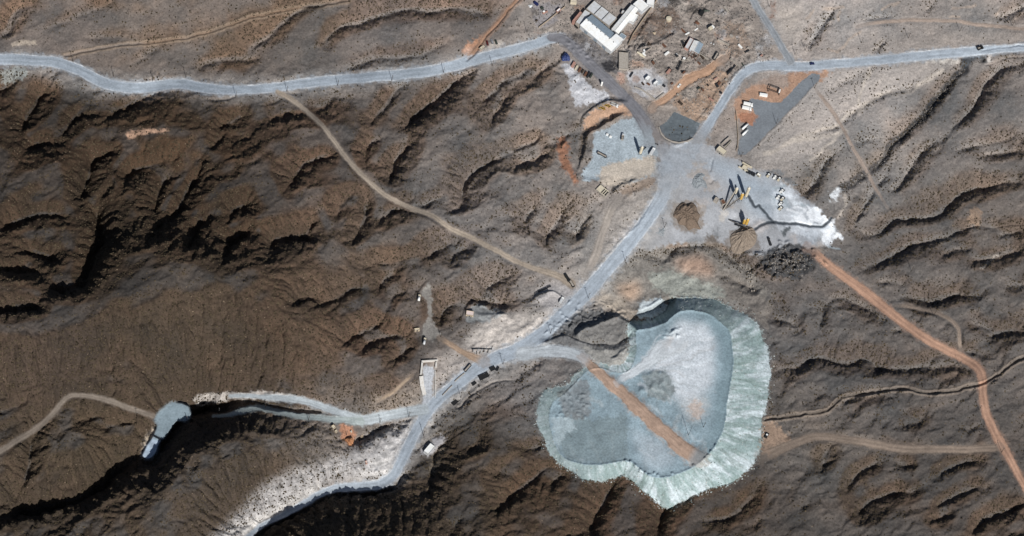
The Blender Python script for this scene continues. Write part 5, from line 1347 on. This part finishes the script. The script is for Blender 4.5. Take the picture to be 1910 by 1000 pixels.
blob(1055.5, 106.5, 4.2, 4.8, 2.6, BLUE, 'round heap of blue tarpaulin and drums by the dark works road', 'drum_heap', 'scrap heap', seed=3)
blob(1220, 62, 1.8, 1.5, 1.6, BEIGE, 'lone pale boulder heap on the brown mound', 'rock_heap', 'rocks', seed=5)
blob(989, 11, 2.4, 1.8, 1.2, PALE, 'whitish scrap heap in the yard near the navy container', 'scrap_heap', 'scrap heap', seed=6)
blob(1317, 20, 3.6, 1.7, 1.4, DARKG, 'dark scrap heap next to the black tarpaulined crate', 'scrap_heap', 'scrap heap', seed=8)
blob(1300, 42, 2.8, 2.4, 1.0, RUST, 'rusty scrap heap on the orange yard', 'scrap_heap', 'scrap heap', seed=9)
SCR = 'scrap units in a row beside the dark works road'
for q in [(1069, 122, 6, 2.4, 2.4, BRICK, 'pinkish rusty container first in the scrap row after the blue heap'), (1075, 127, 5, 1.6, 1.6, CREAM, 'cream framed scrap unit second in the scrap row'), (1081, 131, 5, 2, 1.5, RUST, 'rust brown scrap unit in the middle of the scrap row'),
          (1086.5, 134, 4.5, 1.6, 1.3, WOOD, 'dark brown scrap unit right of the middle of the scrap row'), (1092, 139, 5, 2, 1.8, RUST, 'rusty skip near the lower end of the scrap row'), (1097.5, 141, 6.5, 1.7, 2.2, STEEL, 'dark steel container near the lower end of the scrap row'), (1102.5, 142, 5.5, 1.4, 1.6, DARKG, 'dark green container last in the scrap row')]:
    container(q[0], q[1], (q[0] + 4, q[1] - 7), q[2], q[3], q[4], q[5], q[6], name='scrap_container', group=SCR)
t_ = thing('storage_tank', 'slim white vertical tank beside the lower works road', 'tank', site(1121.5, 159)); MB().cyl(0, 0, 0, 5.6, 1.0, n=18).build('barrel', WHITE, t_); MB().cyl(0, 0, 5.6, 6.1, 1.0, .2, 18).build('cone_lid', WHITE, t_)
flat_house('square flat concrete plant room with black openings below the big hall', [(1155, 99), (1172, 97), (1172, 128), (1154.5, 129)], 4.0, CONC, CONC, name='plant_room')
for k, (p, lab) in enumerate([((1193, 101), 'upper of two pale tanks lying side by side near the works'), ((1197.5, 105.5), 'lower of two pale tanks lying side by side near the works')]):
    t_ = thing('horizontal_tank', lab, 'tank', site(*p), ang((0, 0), (7, 4)), 'pale lying tanks'); MB().tube((-2.8, 0, 1.3), (2.8, 0, 1.3), 1.0, 16).build('barrel', CREAM, t_)
    for x in (-1.6, 1.6): MB().box(x - .2, x + .2, -.9, .9, -.3, .6).build('saddle', CONC, t_)
flat_house('small white hut beside the two pale lying tanks', [(1199.5, 93), (1202.5, 91.5), (1204, 96), (1201, 97.5)], 2.4, WHITE, PALE, n=0)
flat_house('left of two white huts on the pale grey terrace', [(1203, 146), (1209, 140.5), (1215, 145), (1208.5, 151)], 3.6, WHITE, PALE, group='white huts on the terrace')
flat_house('right of two white huts, next to the bluish concrete patch', [(1218, 155.5), (1224.5, 150), (1228.5, 153), (1222.5, 158.5)], 3.6, WHITE, PALE, group='white huts on the terrace')
car(1266.5, 160.5, (1270, 156), WHITE, 'white pickup on the orange track through the works', 5.0, 2.1, True)
wall([(1184, 163), (1197, 168), (1210, 177), (1223, 187), (1230, 181), (1238, 175)], 1.0, 1.0, CONC, 'broken stone wall bent in a V round the pale terrace', name='stone_wall')
gable_house('white gabled shed with one grey roof slope east of the works', [(1295.6, 73.4), (1311.5, 82.5), (1303, 101.5), (1286.8, 89.6)], 4.2, 1.5, (WHITE, BLUEG), PALE, name='gabled_shed')
flat_house('narrow flat pinkish building beside the white gabled shed', [(1288, 70), (1293.6, 73.4), (1284.3, 92.4), (1276.3, 88.4)], 3.8, PALE, BRICK)
t_ = thing('open_frame', 'brown skeletal steel frame below the white gabled shed', 'steel frame', site(1293, 106), ang((1287, 97), (1302, 105)))
for x in (-4, 0, 4):
    for y in (-3, 3): MB().box(x - .2, x + .2, y - .2, y + .2, -.5, 3).build('post', RUST, t_)
for y in (-3, 3): MB().box(-4.3, 4.3, y - .2, y + .2, 3, 3.4).build('beam', RUST, t_)
for x in (-4, 0, 4): MB().box(x - .18, x + .18, -2.8, 2.8, 3.05, 3.35).build('beam', RUST, t_)
trailer(1267, 124, (1273, 112), 10.5, 2.4, STEEL, 'long dark skeletal trailer below the brown steel frame', 'skeletal', 2.6)
truck(1275, 112, (1279, 104), 4.6, 2.4, WHITE, CONC, 'small white truck at the head of the dark skeletal trailer', 'flat', 2.6)
trailer(1335, 107, (1341, 97), 9, 2.4, STEEL, 'dark box trailer on the grey yard south east of the gabled shed', 'box', 2.8)
wall([(1304, 102), (1312, 107), (1321, 113)], 2.6, .4, CONC, 'short dark wall running from the corner of the gabled shed', name='yard_wall')
wall([(1339, 75), (1349, 80), (1359, 85)], 2.2, .5, CONC, 'grey retaining wall at the upper edge of the shed yard', name='retaining_wall')
wall([(1364.5, 113), (1372, 119), (1379.5, 125.5)], 1.8, .35, CONC, 'thin wall ending at the bend of the pale road', name='yard_wall')
wall([(1370.5, 124), (1364, 131.5), (1357, 139)], 2.2, 1.2, STEEL, 'thick dark wall parallel to the bend of the pale road', name='yard_wall')
truck(1326, 54, (1332, 50), 6.5, 2.8, WHITE, CREAM, 'white drilling truck alone on the upper yard', 'box', 3.4)
container(1308, 26, (1312, 20), 5.2, 3.8, 2.2, BLACK, 'black tarpaulined crate on the orange upper yard', name='covered_crate')
container(1354, 18, (1359, 25), 7, 1.8, 1.6, CONC, 'long grey trough at the top of the orange yard', name='trough')
for q, lab in [((1326, 81), 'left of two tiny white barrels near the gabled shed'), ((1331, 83), 'right of two tiny white barrels near the gabled shed')]:
    t_ = thing('barrel', lab, 'barrel', site(*q), 0, 'white barrels'); MB().cyl(0, 0, 0, 1.0, .55, n=14).build('drum', WHITE, t_); MB().cyl(0, 0, 1.0, 1.08, .58, n=14).build('rim', PALE, t_)

SCL = 'one of the small scrap items strewn over the works yards'
cl = 0
while cl < 56:
    q = (rnd.uniform(990, 1430), rnd.uniform(3, 215))
    if not inside([(990,5),(1050,15),(1180,70),(1235,5),(1390,20),(1430,100),(1330,190),(1262,195),(1215,180),(1170,140),(1100,100),(1060,62),(995,62)], np.array([q[0]]), np.array([q[1]]))[0]: continue
    if bil(rmask, X0, Y0, ST, np.array([q[0]]), np.array([q[1]]))[0] > .1 or bil(flatm, X0, Y0, ST, np.array([q[0]]), np.array([q[1]]))[0] < .3 or inside([(1060,35),(1100,-5),(1228,-5),(1160,110),(1135,105)], np.array([q[0]]), np.array([q[1]]))[0]: continue
    l_, w_, h_ = rnd.uniform(.7, 3.2), rnd.uniform(.5, 1.4), rnd.uniform(.5, 1.8)
    b = MB().box(-l_, l_, -w_, w_, .25, h_ + .25, .08)
    for s_ in (-1, 1): b.box(s_ * l_ * .7 - .1, s_ * l_ * .7 + .1, -w_, w_, -.2, .25)
    o = b.build('scrap_item', rnd.choice([RUST, STEEL, BLACK, CONC, WHITE, BRICK, WOOD, DARKG])); o.location = site(*q); o.rotation_euler = (0, 0, rnd.choice([.75, 2.3]) + rnd.uniform(-.3, .3))
    tag(o, SCL, 'scrap', 'small scrap items strewn over the works yards'); cl += 1

# --- car park beside the west road
car(898.7, 89.5, (905, 84.5), CREAM, 'cream van nearest the orange spoil in the roadside car park', 5.6, 2.6, name='van', cat='van')
car(908.7, 81, (907, 75), RED, 'dark red car between the cream van and the silver car', 5.6, 2.2)
car(917.6, 78.5, (915.5, 73), SILV, 'silver car in the roadside car park by the west road', 5.4, 2.3)
car(925.2, 79, (922.8, 73), DARKG, 'dark green car at the right end of the roadside car park', 5.4, 2.2)
car(1514.5, 119.5, (1520, 119), NAVY, 'dark blue car driving on the pale east road', 4.8, 2.2)

# --- orange yard with the asphalt apron
truck(1395, 196.5, (1405, 198.5), 9.5, 2.7, WHITE, WHITE, 'upper of two white box trucks parked side by side on the asphalt', 'box', 3.4)
truck(1392.5, 204, (1402.5, 206), 9.5, 2.7, WHITE, WHITE, 'lower of two white box trucks parked side by side on the asphalt', 'box', 3.4)
container(1423.5, 178.5, (1433, 180), 7.6, 2.6, 2.6, WHITE, 'white roofed site container on the orange yard')
t_ = thing('portal_frame', 'open black portal frame with a white end bay on the orange yard', 'steel frame', site(1444, 170), ang((1432, 160), (1455, 168)))
for x in (-5.5, 5.5):
    for y in (-2.6, 2.6): MB().box(x - .25, x + .25, y - .25, y + .25, -.4, 3).build('post', STEEL, t_)
for y in (-2.6, 2.6): MB().box(-5.75, 5.75, y - .25, y + .25, 3, 3.4).build('beam', STEEL, t_)
MB().box(-5.7, -5.3, -2.35, 2.35, 3.02, 3.38).build('beam', STEEL, t_); MB().box(4.4, 5.6, -2.3, 2.3, 2.6, 3.5).build('end_bay', WHITE, t_)
trailer(1389, 238, (1396, 231.5), 8.6, 2.2, WHITE, 'upper of two long white tanker trailers at the edge of the asphalt', 'tank', 3)
trailer(1389, 249, (1395, 243), 8.4, 2.2, WHITE, 'lower of two long white tanker trailers at the edge of the asphalt', 'tank', 3)
wall([(1372.5, 208), (1374.5, 230), (1376, 252), (1375.5, 272), (1373, 282)], 1.4, .3, TANW, 'thin wall along the west edge of the asphalt apron', name='boundary_wall')
flat_house('pale concrete crusher house by the corner of the asphalt apron', [(1341.5, 271), (1356, 282), (1351, 289.5), (1336.5, 279)], 3.6, CREAM, CONC, name='crusher_house')
wall([(1345, 270), (1352, 263), (1359.5, 257)], 1.8, .4, CONC, 'low dark wall north of the crusher house', name='yard_wall')
conveyor((1351, 278), 2.6, (1364, 263), .8, 'pale inclined belt running north east from the crusher house', 1.0, CREAM)
wall([(1229, 238), (1233, 250), (1240, 258), (1252, 264), (1266, 267), (1282, 264), (1292, 259)], .8, .9, CONC, 'curved stone kerb round the dark triangular pad', name='stone_kerb')

# --- bluish pad west of the crossroads
trailer(1121, 202.5, (1131, 205.5), 8.2, 2.3, YEL, 'front yellow flat trailer parked on the peach terrace', 'skeletal', 2.4)
trailer(1131, 198, (1141, 201), 8.2, 2.3, YEL, 'rear yellow flat trailer parked on the peach terrace', 'skeletal', 2.4)
truck(1146, 197.5, (1154, 201), 8.0, 2.5, WHITE, PALE, 'white tipper truck parked behind the yellow trailers', 'tipper', 3)
container(1132.5, 252, (1135, 253), 2.2, 1.8, 1.7, WHITE, 'left of two small white cubes on the bluish pad', name='tote_tank', group='white cubes on the pad')
container(1138.5, 256, (1141, 257), 2.2, 1.8, 1.7, WHITE, 'right of two small white cubes on the bluish pad', name='tote_tank', group='white cubes on the pad')
truck(1161, 257, (1162.5, 249), 7.0, 2.3, PALE, CONC, 'grey truck standing on the bluish pad', 'tipper', 2.9)
trailer(1122.5, 290, (1132, 295), 10, 2.3, STEEL, 'long dark trailer at the west edge of the bluish pad', 'box', 2.2)
truck(1216, 284.5, (1220.5, 277), 8.6, 2.7, WHITE, PALE, 'white lorry beside the crossroads', 'box', 3.3)
silo(1193.5, 288, 15.5, 1.4, CREAM, 'lone cream silo on the pad beside the crossroads', 3)
conveyor((1205, 276), .6, (1195.5, 285), 5, 'thin screw conveyor feeding the lone cream silo', .6, STEEL)
for q, lab in [((1223.5, 269.5), 'left of two tiny dark drums by the crossroads'), ((1226.5, 270.5), 'right of two tiny dark drums by the crossroads')]:
    t_ = thing('barrel', lab, 'barrel', site(*q), 0, 'dark drums'); MB().cyl(0, 0, 0, 1.1, .5, n=14).build('drum', STEEL, t_); MB().cyl(0, 0, 1.1, 1.18, .53, n=14).build('rim', BLACK, t_)
tt, L_, W_ = flat_house('concrete bunker house with a white roof and two slots on the beige pad', [(1119.7, 344), (1136.8, 357), (1129, 367.8), (1112, 353.6)], 3.4, CREAM, CONC, name='bunker_house')
for x in (L_ * .05, L_ * .42, L_ * .78): MB().box(x - .55, x + .55, -W_ * .75, W_ * .75, 3.4, 3.46).build('roof_slot', BLACK, tt)

# --- silos, conveyors and stockpiles of the plant
silo(1370, 363, 14, 1.5, CREAM, 'short cream silo leftmost of the three plant silos')
silo(1380.5, 374, 14, 1.5, YEL, 'yellow silo in the middle of the three plant silos')
silo(1390, 369, 21, 1.5, CREAM, 'tallest cream silo rightmost of the three plant silos')
silo(1390.5, 421, 14.5, 1.5, YEL, 'yellow silo standing at the grey conical stockpile')
silo(1386, 419, 10.5, 1.3, YEL, 'shorter yellow silo against the grey conical stockpile', 3)
conveyor((1349, 393), .6, (1368, 366), 10, 'inclined conveyor climbing to the short cream silo', 1.4)
conveyor((1354, 389), .6, (1378, 376), 9, 'inclined conveyor climbing to the middle yellow silo', 1.0)
conveyor((1359, 411), 1.0, (1392, 433), 8, 'thin conveyor arm reaching the top of the grey stockpile', .9)
conveyor((1370, 420), 1.0, (1391, 432), 7.5, 'second conveyor arm leaning on the grey stockpile', .9, STEEL)
flat_house('square dark feed hopper left of the plant silos', [(1344, 374), (1350, 371), (1354, 379), (1348, 382)], 2.6, RUST, CONC, name='feed_hopper', n=0)
flat_house('pale ramp block with a deep shadow left of the silos', [(1335, 367.5), (1342, 370.5), (1338, 377), (1331, 373)], 3.6, CONC, CONC, name='loading_ramp', n=0)
SOILS = {}


def rockmat(name, c):
    m, nt, b = newmat(name); N = nt.nodes; L = nt.links
    b.inputs['Roughness'].default_value = .95; b.inputs['Specular IOR Level'].default_value = .1
    tc = N.new('ShaderNodeTexCoord'); n1 = N.new('ShaderNodeTexNoise'); n1.inputs['Scale'].default_value = .8; n1.inputs['Detail'].default_value = 6; n1.inputs['Roughness'].default_value = .75
    L.new(tc.outputs['Object'], n1.inputs['Vector'])
    cr = N.new('ShaderNodeValToRGB'); l = lin(c); cr.color_ramp.elements[0].position = .3; cr.color_ramp.elements[1].position = .7
    cr.color_ramp.elements[0].color = (*(l * .6), 1); cr.color_ramp.elements[1].color = (*(l * 1.25), 1)
    L.new(n1.outputs['Fac'], cr.inputs[0]); L.new(cr.outputs[0], b.inputs['Base Color'])
    bp = N.new('ShaderNodeBump'); bp.inputs['Strength'].default_value = .5; bp.inputs['Distance'].default_value = .5
    L.new(n1.outputs['Fac'], bp.inputs['Height']); L.new(bp.outputs['Normal'], b.inputs['Normal'])
    return m


BROWNR = rockmat('brown_ore', (116, 102, 90)); GREYR = rockmat('grey_ore', (136, 124, 112)); BLUER = rockmat('blue_grey_ore', (140, 146, 150))
heap(1280, 404, [(1254, 404), (1258, 392), (1264, 384), (1272, 378), (1281, 381), (1290, 378), (1298, 384), (1302, 394), (1307, 402), (1303, 414), (1309, 426), (1296, 424), (1286, 428), (1277, 420), (1266, 418), (1261, 409)], 5.2, (1278, 402), BROWNR, 'dark brown flat topped ore heap south of the crossroads', plateau=.5, rough=1.0)
heap(1388, 444, [(1362, 452), (1361, 440), (1372, 430), (1384, 424), (1398, 424), (1408, 432), (1412, 446), (1408, 458), (1396, 466), (1378, 469), (1367, 463)], 9.0, (1389, 438), GREYR, 'grey brown conical ore heap under the conveyor arms', rough=.9)
heap(1305, 340, [(1289, 346), (1293, 332), (1299, 325), (1308, 322), (1316, 327), (1312, 333), (1318, 342), (1320, 353), (1309, 349), (1299, 354)], 2.4, (1303, 332), BLUER, 'low blue grey heap right below the crossroads', rough=.5)
heap(1236, 432, [(1222, 434), (1227, 425), (1233, 427), (1240, 420), (1243, 429), (1239, 433), (1241, 441), (1230, 439)], 1.1, (1234, 431), BLUER, 'lowest bluish spoil heap at the foot of the plaza pole', rough=.5)
truck(1435, 452, (1432, 444), 8.5, 2.3, STEEL, STEEL, 'dark truck on the pale apron above the dark rubble', 'flat', 2.8)
for k in range(12):
    q = (1393 + (k % 2) * 5.5 + (k // 2) * 1.6 + rnd.uniform(-1.2, 1.2), 500 + (k // 2) * 8.5 + rnd.uniform(-2, 2))
    o = MB().box(-.75, .75, -.6, .6, -.2, 1.0, .2).box(-.4, .4, -.08, .08, 1.0, 1.15).build('stone_block', CONC); o.location = site(*q); o.rotation_euler = (0, 0, rnd.uniform(0, 3))
    tag(o, 'one of the whitish stone blocks dumped in a double line west of the dark rubble', 'stone block', 'whitish stone blocks dumped in a double line')
# pale enclosure and huts north of the slurry apron
wall([(1377.5, 312), (1386, 317), (1394, 321)], 2.0, .5, CREAM, 'cream front wall of the enclosure above the silos', name='yard_wall')
wall([(1384.5, 304.5), (1393, 309.5), (1401.5, 314)], 2.6, .5, CREAM, 'cream rear wall of the enclosure above the silos', name='yard_wall')
flat_house('pale roofed store inside the cream walled enclosure', [(1387, 307), (1396, 312), (1392, 318), (1383.5, 313)], 2.6, CREAM, CREAM, name='store_shed', n=1)
for k, q in enumerate([(1394, 321), (1398.5, 323), (1403, 325), (1406.5, 327)]):
    container(q[0], q[1], (q[0] + 2, q[1] - 4), 3.2, 1.7, 1.8, STEEL, ['first', 'second', 'third', 'last'][k] + ' of four dark crates lined up below the cream enclosure' + (', nearest the white hut' if k == 3 else ''), name='crate', group='dark crates in a line')
flat_house('white hut alone between the crate line and the parked loaders', [(1411.5, 325), (1414.5, 322.5), (1420, 326.5), (1417, 329.5)], 2.2, WHITE, CREAM, n=0)


def loader(px, py, to, label, m):
    t = thing('wheel_loader', label, 'loader', site(px, py), ang((px, py), to), 'mining loaders parked on the slurry apron')
    MB().box(-2.6, .2, -1.1, 1.1, .7, 1.9, .15).build('engine_body', m, t)
    MB().box(.25, 2.0, -.8, .8, .6, 1.5, .1).build('front_frame', m, t)
    c = MB().box(-.6, .7, -.75, .75, 1.9, 3.1, .15).build('cab', GLASS, t); MB().box(-.7, .8, -.85, .85, 3.1, 3.22).build('cab_roof', WHITE, c)
    MB().prism([(2.6, -1.4), (3.6, -1.4), (3.6, 1.4), (2.6, 1.4)], .15, 1.4, [(2.4, -1.4), (2.9, -1.4), (2.9, 1.4), (2.4, 1.4)]).build('bucket', STEEL, t)
    for s_ in (-1, 1): MB().beam((1.2, s_ * .5, 1.5), (2.8, s_ * .5, .8), .25, .35).build('lift_arm', m, t)
    for x in (-1.7, 1.4):
        for s_ in (-1, 1): MB().wheel(x, s_ * 1.1, .75, .55, 14).build('wheel', TYRE, t)
    return t


LD = [((1433, 328), (1437, 323), 'leftmost loader of the upper row on the slurry apron', CREAM), ((1445, 331.5), (1449, 326.5), 'middle loader of the upper row on the slurry apron', WHITE), ((1453, 335), (1457, 330), 'pinkish cream loader at the right end of the upper row', CREAM),
      ((1458, 357.5), (1462, 354), 'topmost loader of the lower cluster on the slurry apron', WHITE), ((1451, 369), (1455, 365), 'left loader in the middle of the lower cluster', WHITE), ((1459, 372), (1463, 368), 'right loader in the middle of the lower cluster', CREAM), ((1455.5, 381), (1459, 377), 'second lowest loader of the lower cluster', WHITE), ((1455.5, 389.5), (1459, 386), 'lowest loader of the cluster, nearest the slurry channel', CREAM)]
ld0 = {}
for q, to, lab, m in LD:
    if m.name not in ld0: ld0[m.name] = loader(q[0], q[1], to, lab, m)
    else: dup(ld0[m.name], site(*q), ang(q, to), lab)

# --- the south road
truck(1057.5, 519.5, (1063, 528), 8.2, 2.5, BLACK, BLACK, 'black front truck of the pair at the end of the beige track', 'box', 2.4)
trailer(1066, 530.5, (1060, 521), 7.6, 2.4, BLACK, 'black trailer standing behind the black truck', 'box', 2.6)
truck(1047, 561.5, (1051, 554), 7.0, 2.4, WHITE, PALE, 'white truck parked above the hairpin by the south road', 'box', 2.9)
flat_house('pink white roofed house on the grey pad above the south road', [(870.3, 579), (884.3, 581.3), (883.2, 589.4), (869, 587)], 3.0, mat((214, 200, 196), .7, 0, .1, .6), BEIGE)
truck(781.5, 557, (783, 549), 6.6, 2.3, CREAM, WHITE, 'white water truck at the top of the narrow hillside pad', 'tank', 2.8)
flat_house('small cream roofed hut on the left edge of the hillside pad', [(773, 612.5), (782.6, 611.6), (783, 615.6), (773.4, 617)], 2.2, CREAM, BEIGE, n=0)
truck(791.5, 638, (793.5, 629), 7.0, 2.3, CREAM, PALE, 'cream truck at the lower end of the hillside pad', 'tank', 2.9)
t_ = thing('loading_bay', 'white walled loading bay open towards the road junction', 'loading bay', site(800, 712), 0)
o_ = Vector(site(800, 712))
def baywall(pts, h, th, nm):
    b = MB()
    p = [Vector(site(*q)) - o_ for q in pts]
    for a, q in zip(p[:-1], p[1:]): b.beam(a + Vector((0, 0, h / 2 - .3)), q + Vector((0, 0, h / 2 - .3)), th, h + .6)
    b.build(nm, mat((206, 204, 200), .85, 0, .18, .6), t_)
baywall([(785.5, 676), (815.5, 674)], 3.4, .8, 'rear_wall'); baywall([(787, 678.5), (785, 698), (784.5, 700)], 3.2, 1.6, 'side_wall'); baywall([(785, 703), (787, 722), (791, 737)], 2.6, 3.6, 'side_wall')
baywall([(813.5, 677), (812.5, 687)], 2.8, 1.4, 'side_wall'); baywall([(812, 692), (811.5, 742)], .9, .5, 'kerb')
TK = 'dark settling tanks along the south road'
for q, to, ln, wd, lab in [((902, 702), (912, 697.5), 10, 5, 'largest black settling tank beside the south road'), ((918.5, 688), (925, 685), 5.4, 4, 'squarish black settling tank up the road from the largest one'), ((927.8, 688.5), (930, 683), 4.6, 1.9, 'narrow black settling tank at the upper end of the row'), ((883.8, 715.5), (889, 712), 4.6, 3, 'small black settling tank between the two long tanks'), ((850.8, 749), (860, 741), 9.6, 3.6, 'long dark settling tank nearest the road junction')]:
    t_ = thing('settling_tank', lab, 'tank', site(*q), ang(q, to), TK); l, w_ = ln / 2, wd / 2
    MB().box(-l, l, -w_, -w_ + .3, -.5, .9).box(-l, l, w_ - .3, w_, -.5, .9).box(-l, -l + .3, -w_ + .3, w_ - .3, -.5, .9).box(l - .3, l, -w_ + .3, w_ - .3, -.5, .9).build('tank_wall', STEEL, t_)
    MB().box(-l + .3, l - .3, -w_ + .3, w_ - .3, -.4, .55).build('tank_water', BLACK, t_)
trailer(872, 688, (879, 680), 9, 2.2, STEEL, 'dark open skip trailer on the upper verge of the south road', 'box', 2.2)
wall([(866, 697), (857, 704), (848.5, 712)], .9, .6, CONC, 'dark drain wall along the upper verge of the south road', name='drain_wall')
wall([(843, 720), (833, 730), (825.5, 738)], .9, .5, CONC, 'lower drain wall on the verge opposite the loading bay', name='drain_wall')
for k in range(16):
    q = (881 + k * 2.4 + rnd.uniform(-.5, .5), 654 + rnd.uniform(-2, 6) - k * .25)
    b = MB().tube((-1.9, 0, .3), (1.9, 0, .3), .28, 8); o = b.build('steel_pipe', PALE if k % 3 else STEEL); o.location = site(*q); o.rotation_euler = (0, 0, 1.45 + rnd.uniform(-.15, .15))
    tag(o, 'one of the steel pipes laid out in rows above the south road', 'pipe', 'steel pipes laid out in rows above the south road')
wall([(880, 652), (890, 651), (900, 651.5), (917, 652)], 1.0, .4, STEEL, 'low dark rack behind the rows of steel pipes', name='pipe_rack', cat='rack')
for k in range(26):
    u = k % 13
    q = (1001 + u * 1.9 + (k // 13) * 3, 553 - u * .75 - (k // 13) * 9 + rnd.uniform(-1, 1))
    b = MB().cyl(0, 0, 0, 1.7, .45, n=10); b.cyl(0, 0, 1.7, 1.78, .48, n=10); o = b.build('drum', STEEL); o.location = site(*q)
    tag(o, 'one of the dark drums lined up round the little yard above the hairpin', 'drum', 'dark drums round the yard above the hairpin')
flat_house('bright white roofed shed below the bend of the south road', [(802.6, 826.7), (811.7, 832.8), (798.7, 847.8), (790.6, 841.2)], 3.8, WHITE, PALE, name='white_shed')
flat_house('larger of two cream huts beside the orange mound', [(618, 795), (622, 791.5), (626.5, 797), (622, 800.5)], 2.6, CREAM, BEIGE, n=0)
flat_house('smaller of two cream huts beside the orange mound', [(624, 804), (627.5, 801), (629.5, 804), (626, 806.5)], 2.2, CREAM, BEIGE, n=0)
flat_house('tiny white hut right of the orange mound', [(653.5, 804.5), (655.5, 803), (657, 804.8), (655, 806.3)], 2.0, WHITE, CREAM, n=0)
flat_house('grey brown hut at the upper end of the dark gully', [(671, 811), (676, 809.5), (677.5, 815), (672.5, 816)], 2.2, TANW, BEIGE, n=0)
flat_house('lone little white hut on the white dusty slope', [(681, 860.5), (684, 858.5), (685.5, 863.5), (682.5, 864.8)], 2.4, mat((222, 206, 196), .7, 0, .1, .6), BRICK, n=0)
blob(651, 824, 4.4, 4.4, 5.0, mat((178, 128, 92), .95, 0, .3, .6), 'steep orange earth mound beside the valley road', 'earth_mound', 'mound', 30, 12)
# --- footbridge over the pond and the culvert on the east road
pa, pb = Vector(W(286, 812.4, 4.6)), Vector(W(303.5, 821.8, 4.6))
t_ = thing('footbridge', 'thin double footbridge across the blue grey pond', 'bridge', pa); d_ = pb - pa; n_ = d_.cross(Vector((0, 0, 1))).normalized()
MB().beam(n_ * .55, d_ + n_ * .55, .5, .2).beam(-n_ * .55, d_ - n_ * .55, .5, .2).build('deck', STEEL, t_)
for s_ in (-1, 1): MB().beam(n_ * s_ * .85 + Vector((0, 0, .8)), d_ + n_ * s_ * .85 + Vector((0, 0, .8)), .1, .1).build('handrail', STEEL, t_)
for k in (.0, .33, .66, 1.0):
    MB().tube(d_ * k + n_ * .85 + Vector((0, 0, .8)), d_ * k + n_ * .85 - Vector((0, 0, 2.5)), .08, 6).tube(d_ * k - n_ * .85 + Vector((0, 0, .8)), d_ * k - n_ * .85 - Vector((0, 0, 2.5)), .08, 6).build('pier', STEEL, t_)
truck(1827.5, 91, (1836, 88.5), 6.6, 3.2, BLACK, BLACK, 'black tipper stopped on the east road above the dark gully', 'tipper', 3.0)
loader_ = loader(1429.5, 813.5, (1432, 809), 'black digger parked on the tan pad at the foot of the heap', BLACK)
MAST = thing('survey_mast', 'tall guyed mast standing on the bluish heap', 'mast', site(1284, 812)); MB().tube((0, 0, -.5), (0, 0, 20), .22, 8, .12).build('mast_shaft', STEEL, MAST)
for a in (.5, 2.6, 4.7): MB().tube((0, 0, 18), (9 * math.cos(a), 9 * math.sin(a), -.3), .05, 5).build('guy_wire', STEEL, MAST)

# --- utility poles
POLES = [(135.7,115,'pole above the first bend of the west road'),(211.6,143,'pole at the dip where the west road swings down'),(284.7,151,'pole above the lowest stretch of the west road'),(346.8,145,'pole by the white verge of the west road'),(440,181,'pole below the west road at the dark culvert ledge'),
 (535.3,171,'pole where the long beige track leaves the west road'),(630,159.6,'first pole below the west road after the track junction'),(730.8,150.8,'second pole below the west road after the track junction'),(827,135.7,'pole across the road from the orange spoil'),(918,123,'pole opposite the roadside car park'),
 (983,60.5,'lower pole of the pair by the scrap yard'),(968.4,50,'upper pole of the pair by the scrap yard'),(1435,12.5,'pole on the top edge beside the orange lane'),(1482.8,101.8,'pole in the fork of the grey road and the east road'),(1501.6,94,'pole on the bushy wash right of the road fork'),(1606,80,'pole among bushes north of the east road'),
 (1694,71.6,'pole on the reddish patch north of the east road'),(1790,59,'pole touching the upper dirt track'),(1888,48,'pole near the right edge on the upper dirt track'),(1519.5,164.6,'pole at the tip of the asphalt apron'),(1447.6,231,'pole halfway along the asphalt apron'),(1382,293,'pole at the lower corner of the asphalt apron'),
 (1583.8,282.7,'pole on the faint track crossing the grey plain'),(1619.7,350.5,'pole below the rocky dark wash'),(1700,506,'pole on the pale scar above the red road'),(1742,588,'pole on the loop track beside the red road'),(1788,683,'pole just below the red road bend'),(1826,765,'pole left of the steep red road stretch'),
 (1868,844,'pole where the beige track meets the red road'),(1184.4,365.6,'pole on the shrubby slope south of the beige pad'),(1166,487.5,'pole where the south road leaves the plaza'),(1239.5,424.7,'pole on the plaza by the bluish spoil'),(1097,274,'pole on the bank west of the bluish pad'),
 (1097,556.5,'pole at the widening above the grey wedge'),(1026.6,622,'pole at the tip of the grey rubble'),(938,679.7,'pole beside the black settling tanks'),(859.5,742.5,'pole beside the long dark settling tank'),(822,629,'pole at the gate of the hillside pad'),
 (256,779,'pole on the far west track above the pond'),(348,786.5,'pole standing at the rim of the blue grey pond'),(408,772,'pole in the shadow of the gorge'),(495,760,'pole between the two valley roads'),(575.5,784,'pole on the lower valley road'),(646,812,'pole on the orange mound spoil'),(708.7,789,'pole on the verge where the valley roads join'),
 (762.7,777.6,'pole at the mouth of the valley road'),(790,812.8,'pole on the south road verge above the white shed'),(1312,797,'pole out on the heap near the mast')]
PG = 'utility poles along the roads'
p0_ = None
for px_, py_, lab in POLES:
    a_ = rnd.uniform(0, 3.14)
    if p0_ is None:
        p0_ = thing('utility_pole', lab, 'utility pole', site(px_, py_), a_, PG)
        MB().tube((0, 0, -.6), (0, 0, 10.5), .24, 8, .15).build('pole_shaft', WOOD, p0_)
        MB().box(-1.3, 1.3, -.1, .1, 9.5, 9.75).build('crossarm', WOOD, p0_)
        for x in (-1.1, 0, 1.1): MB().cyl(x, 0, 9.75 if x else 10.5, 10.15 if x else 10.9, .09, n=8).build('insulator', PALE, p0_)
    else: dup(p0_, site(px_, py_), a_, lab)
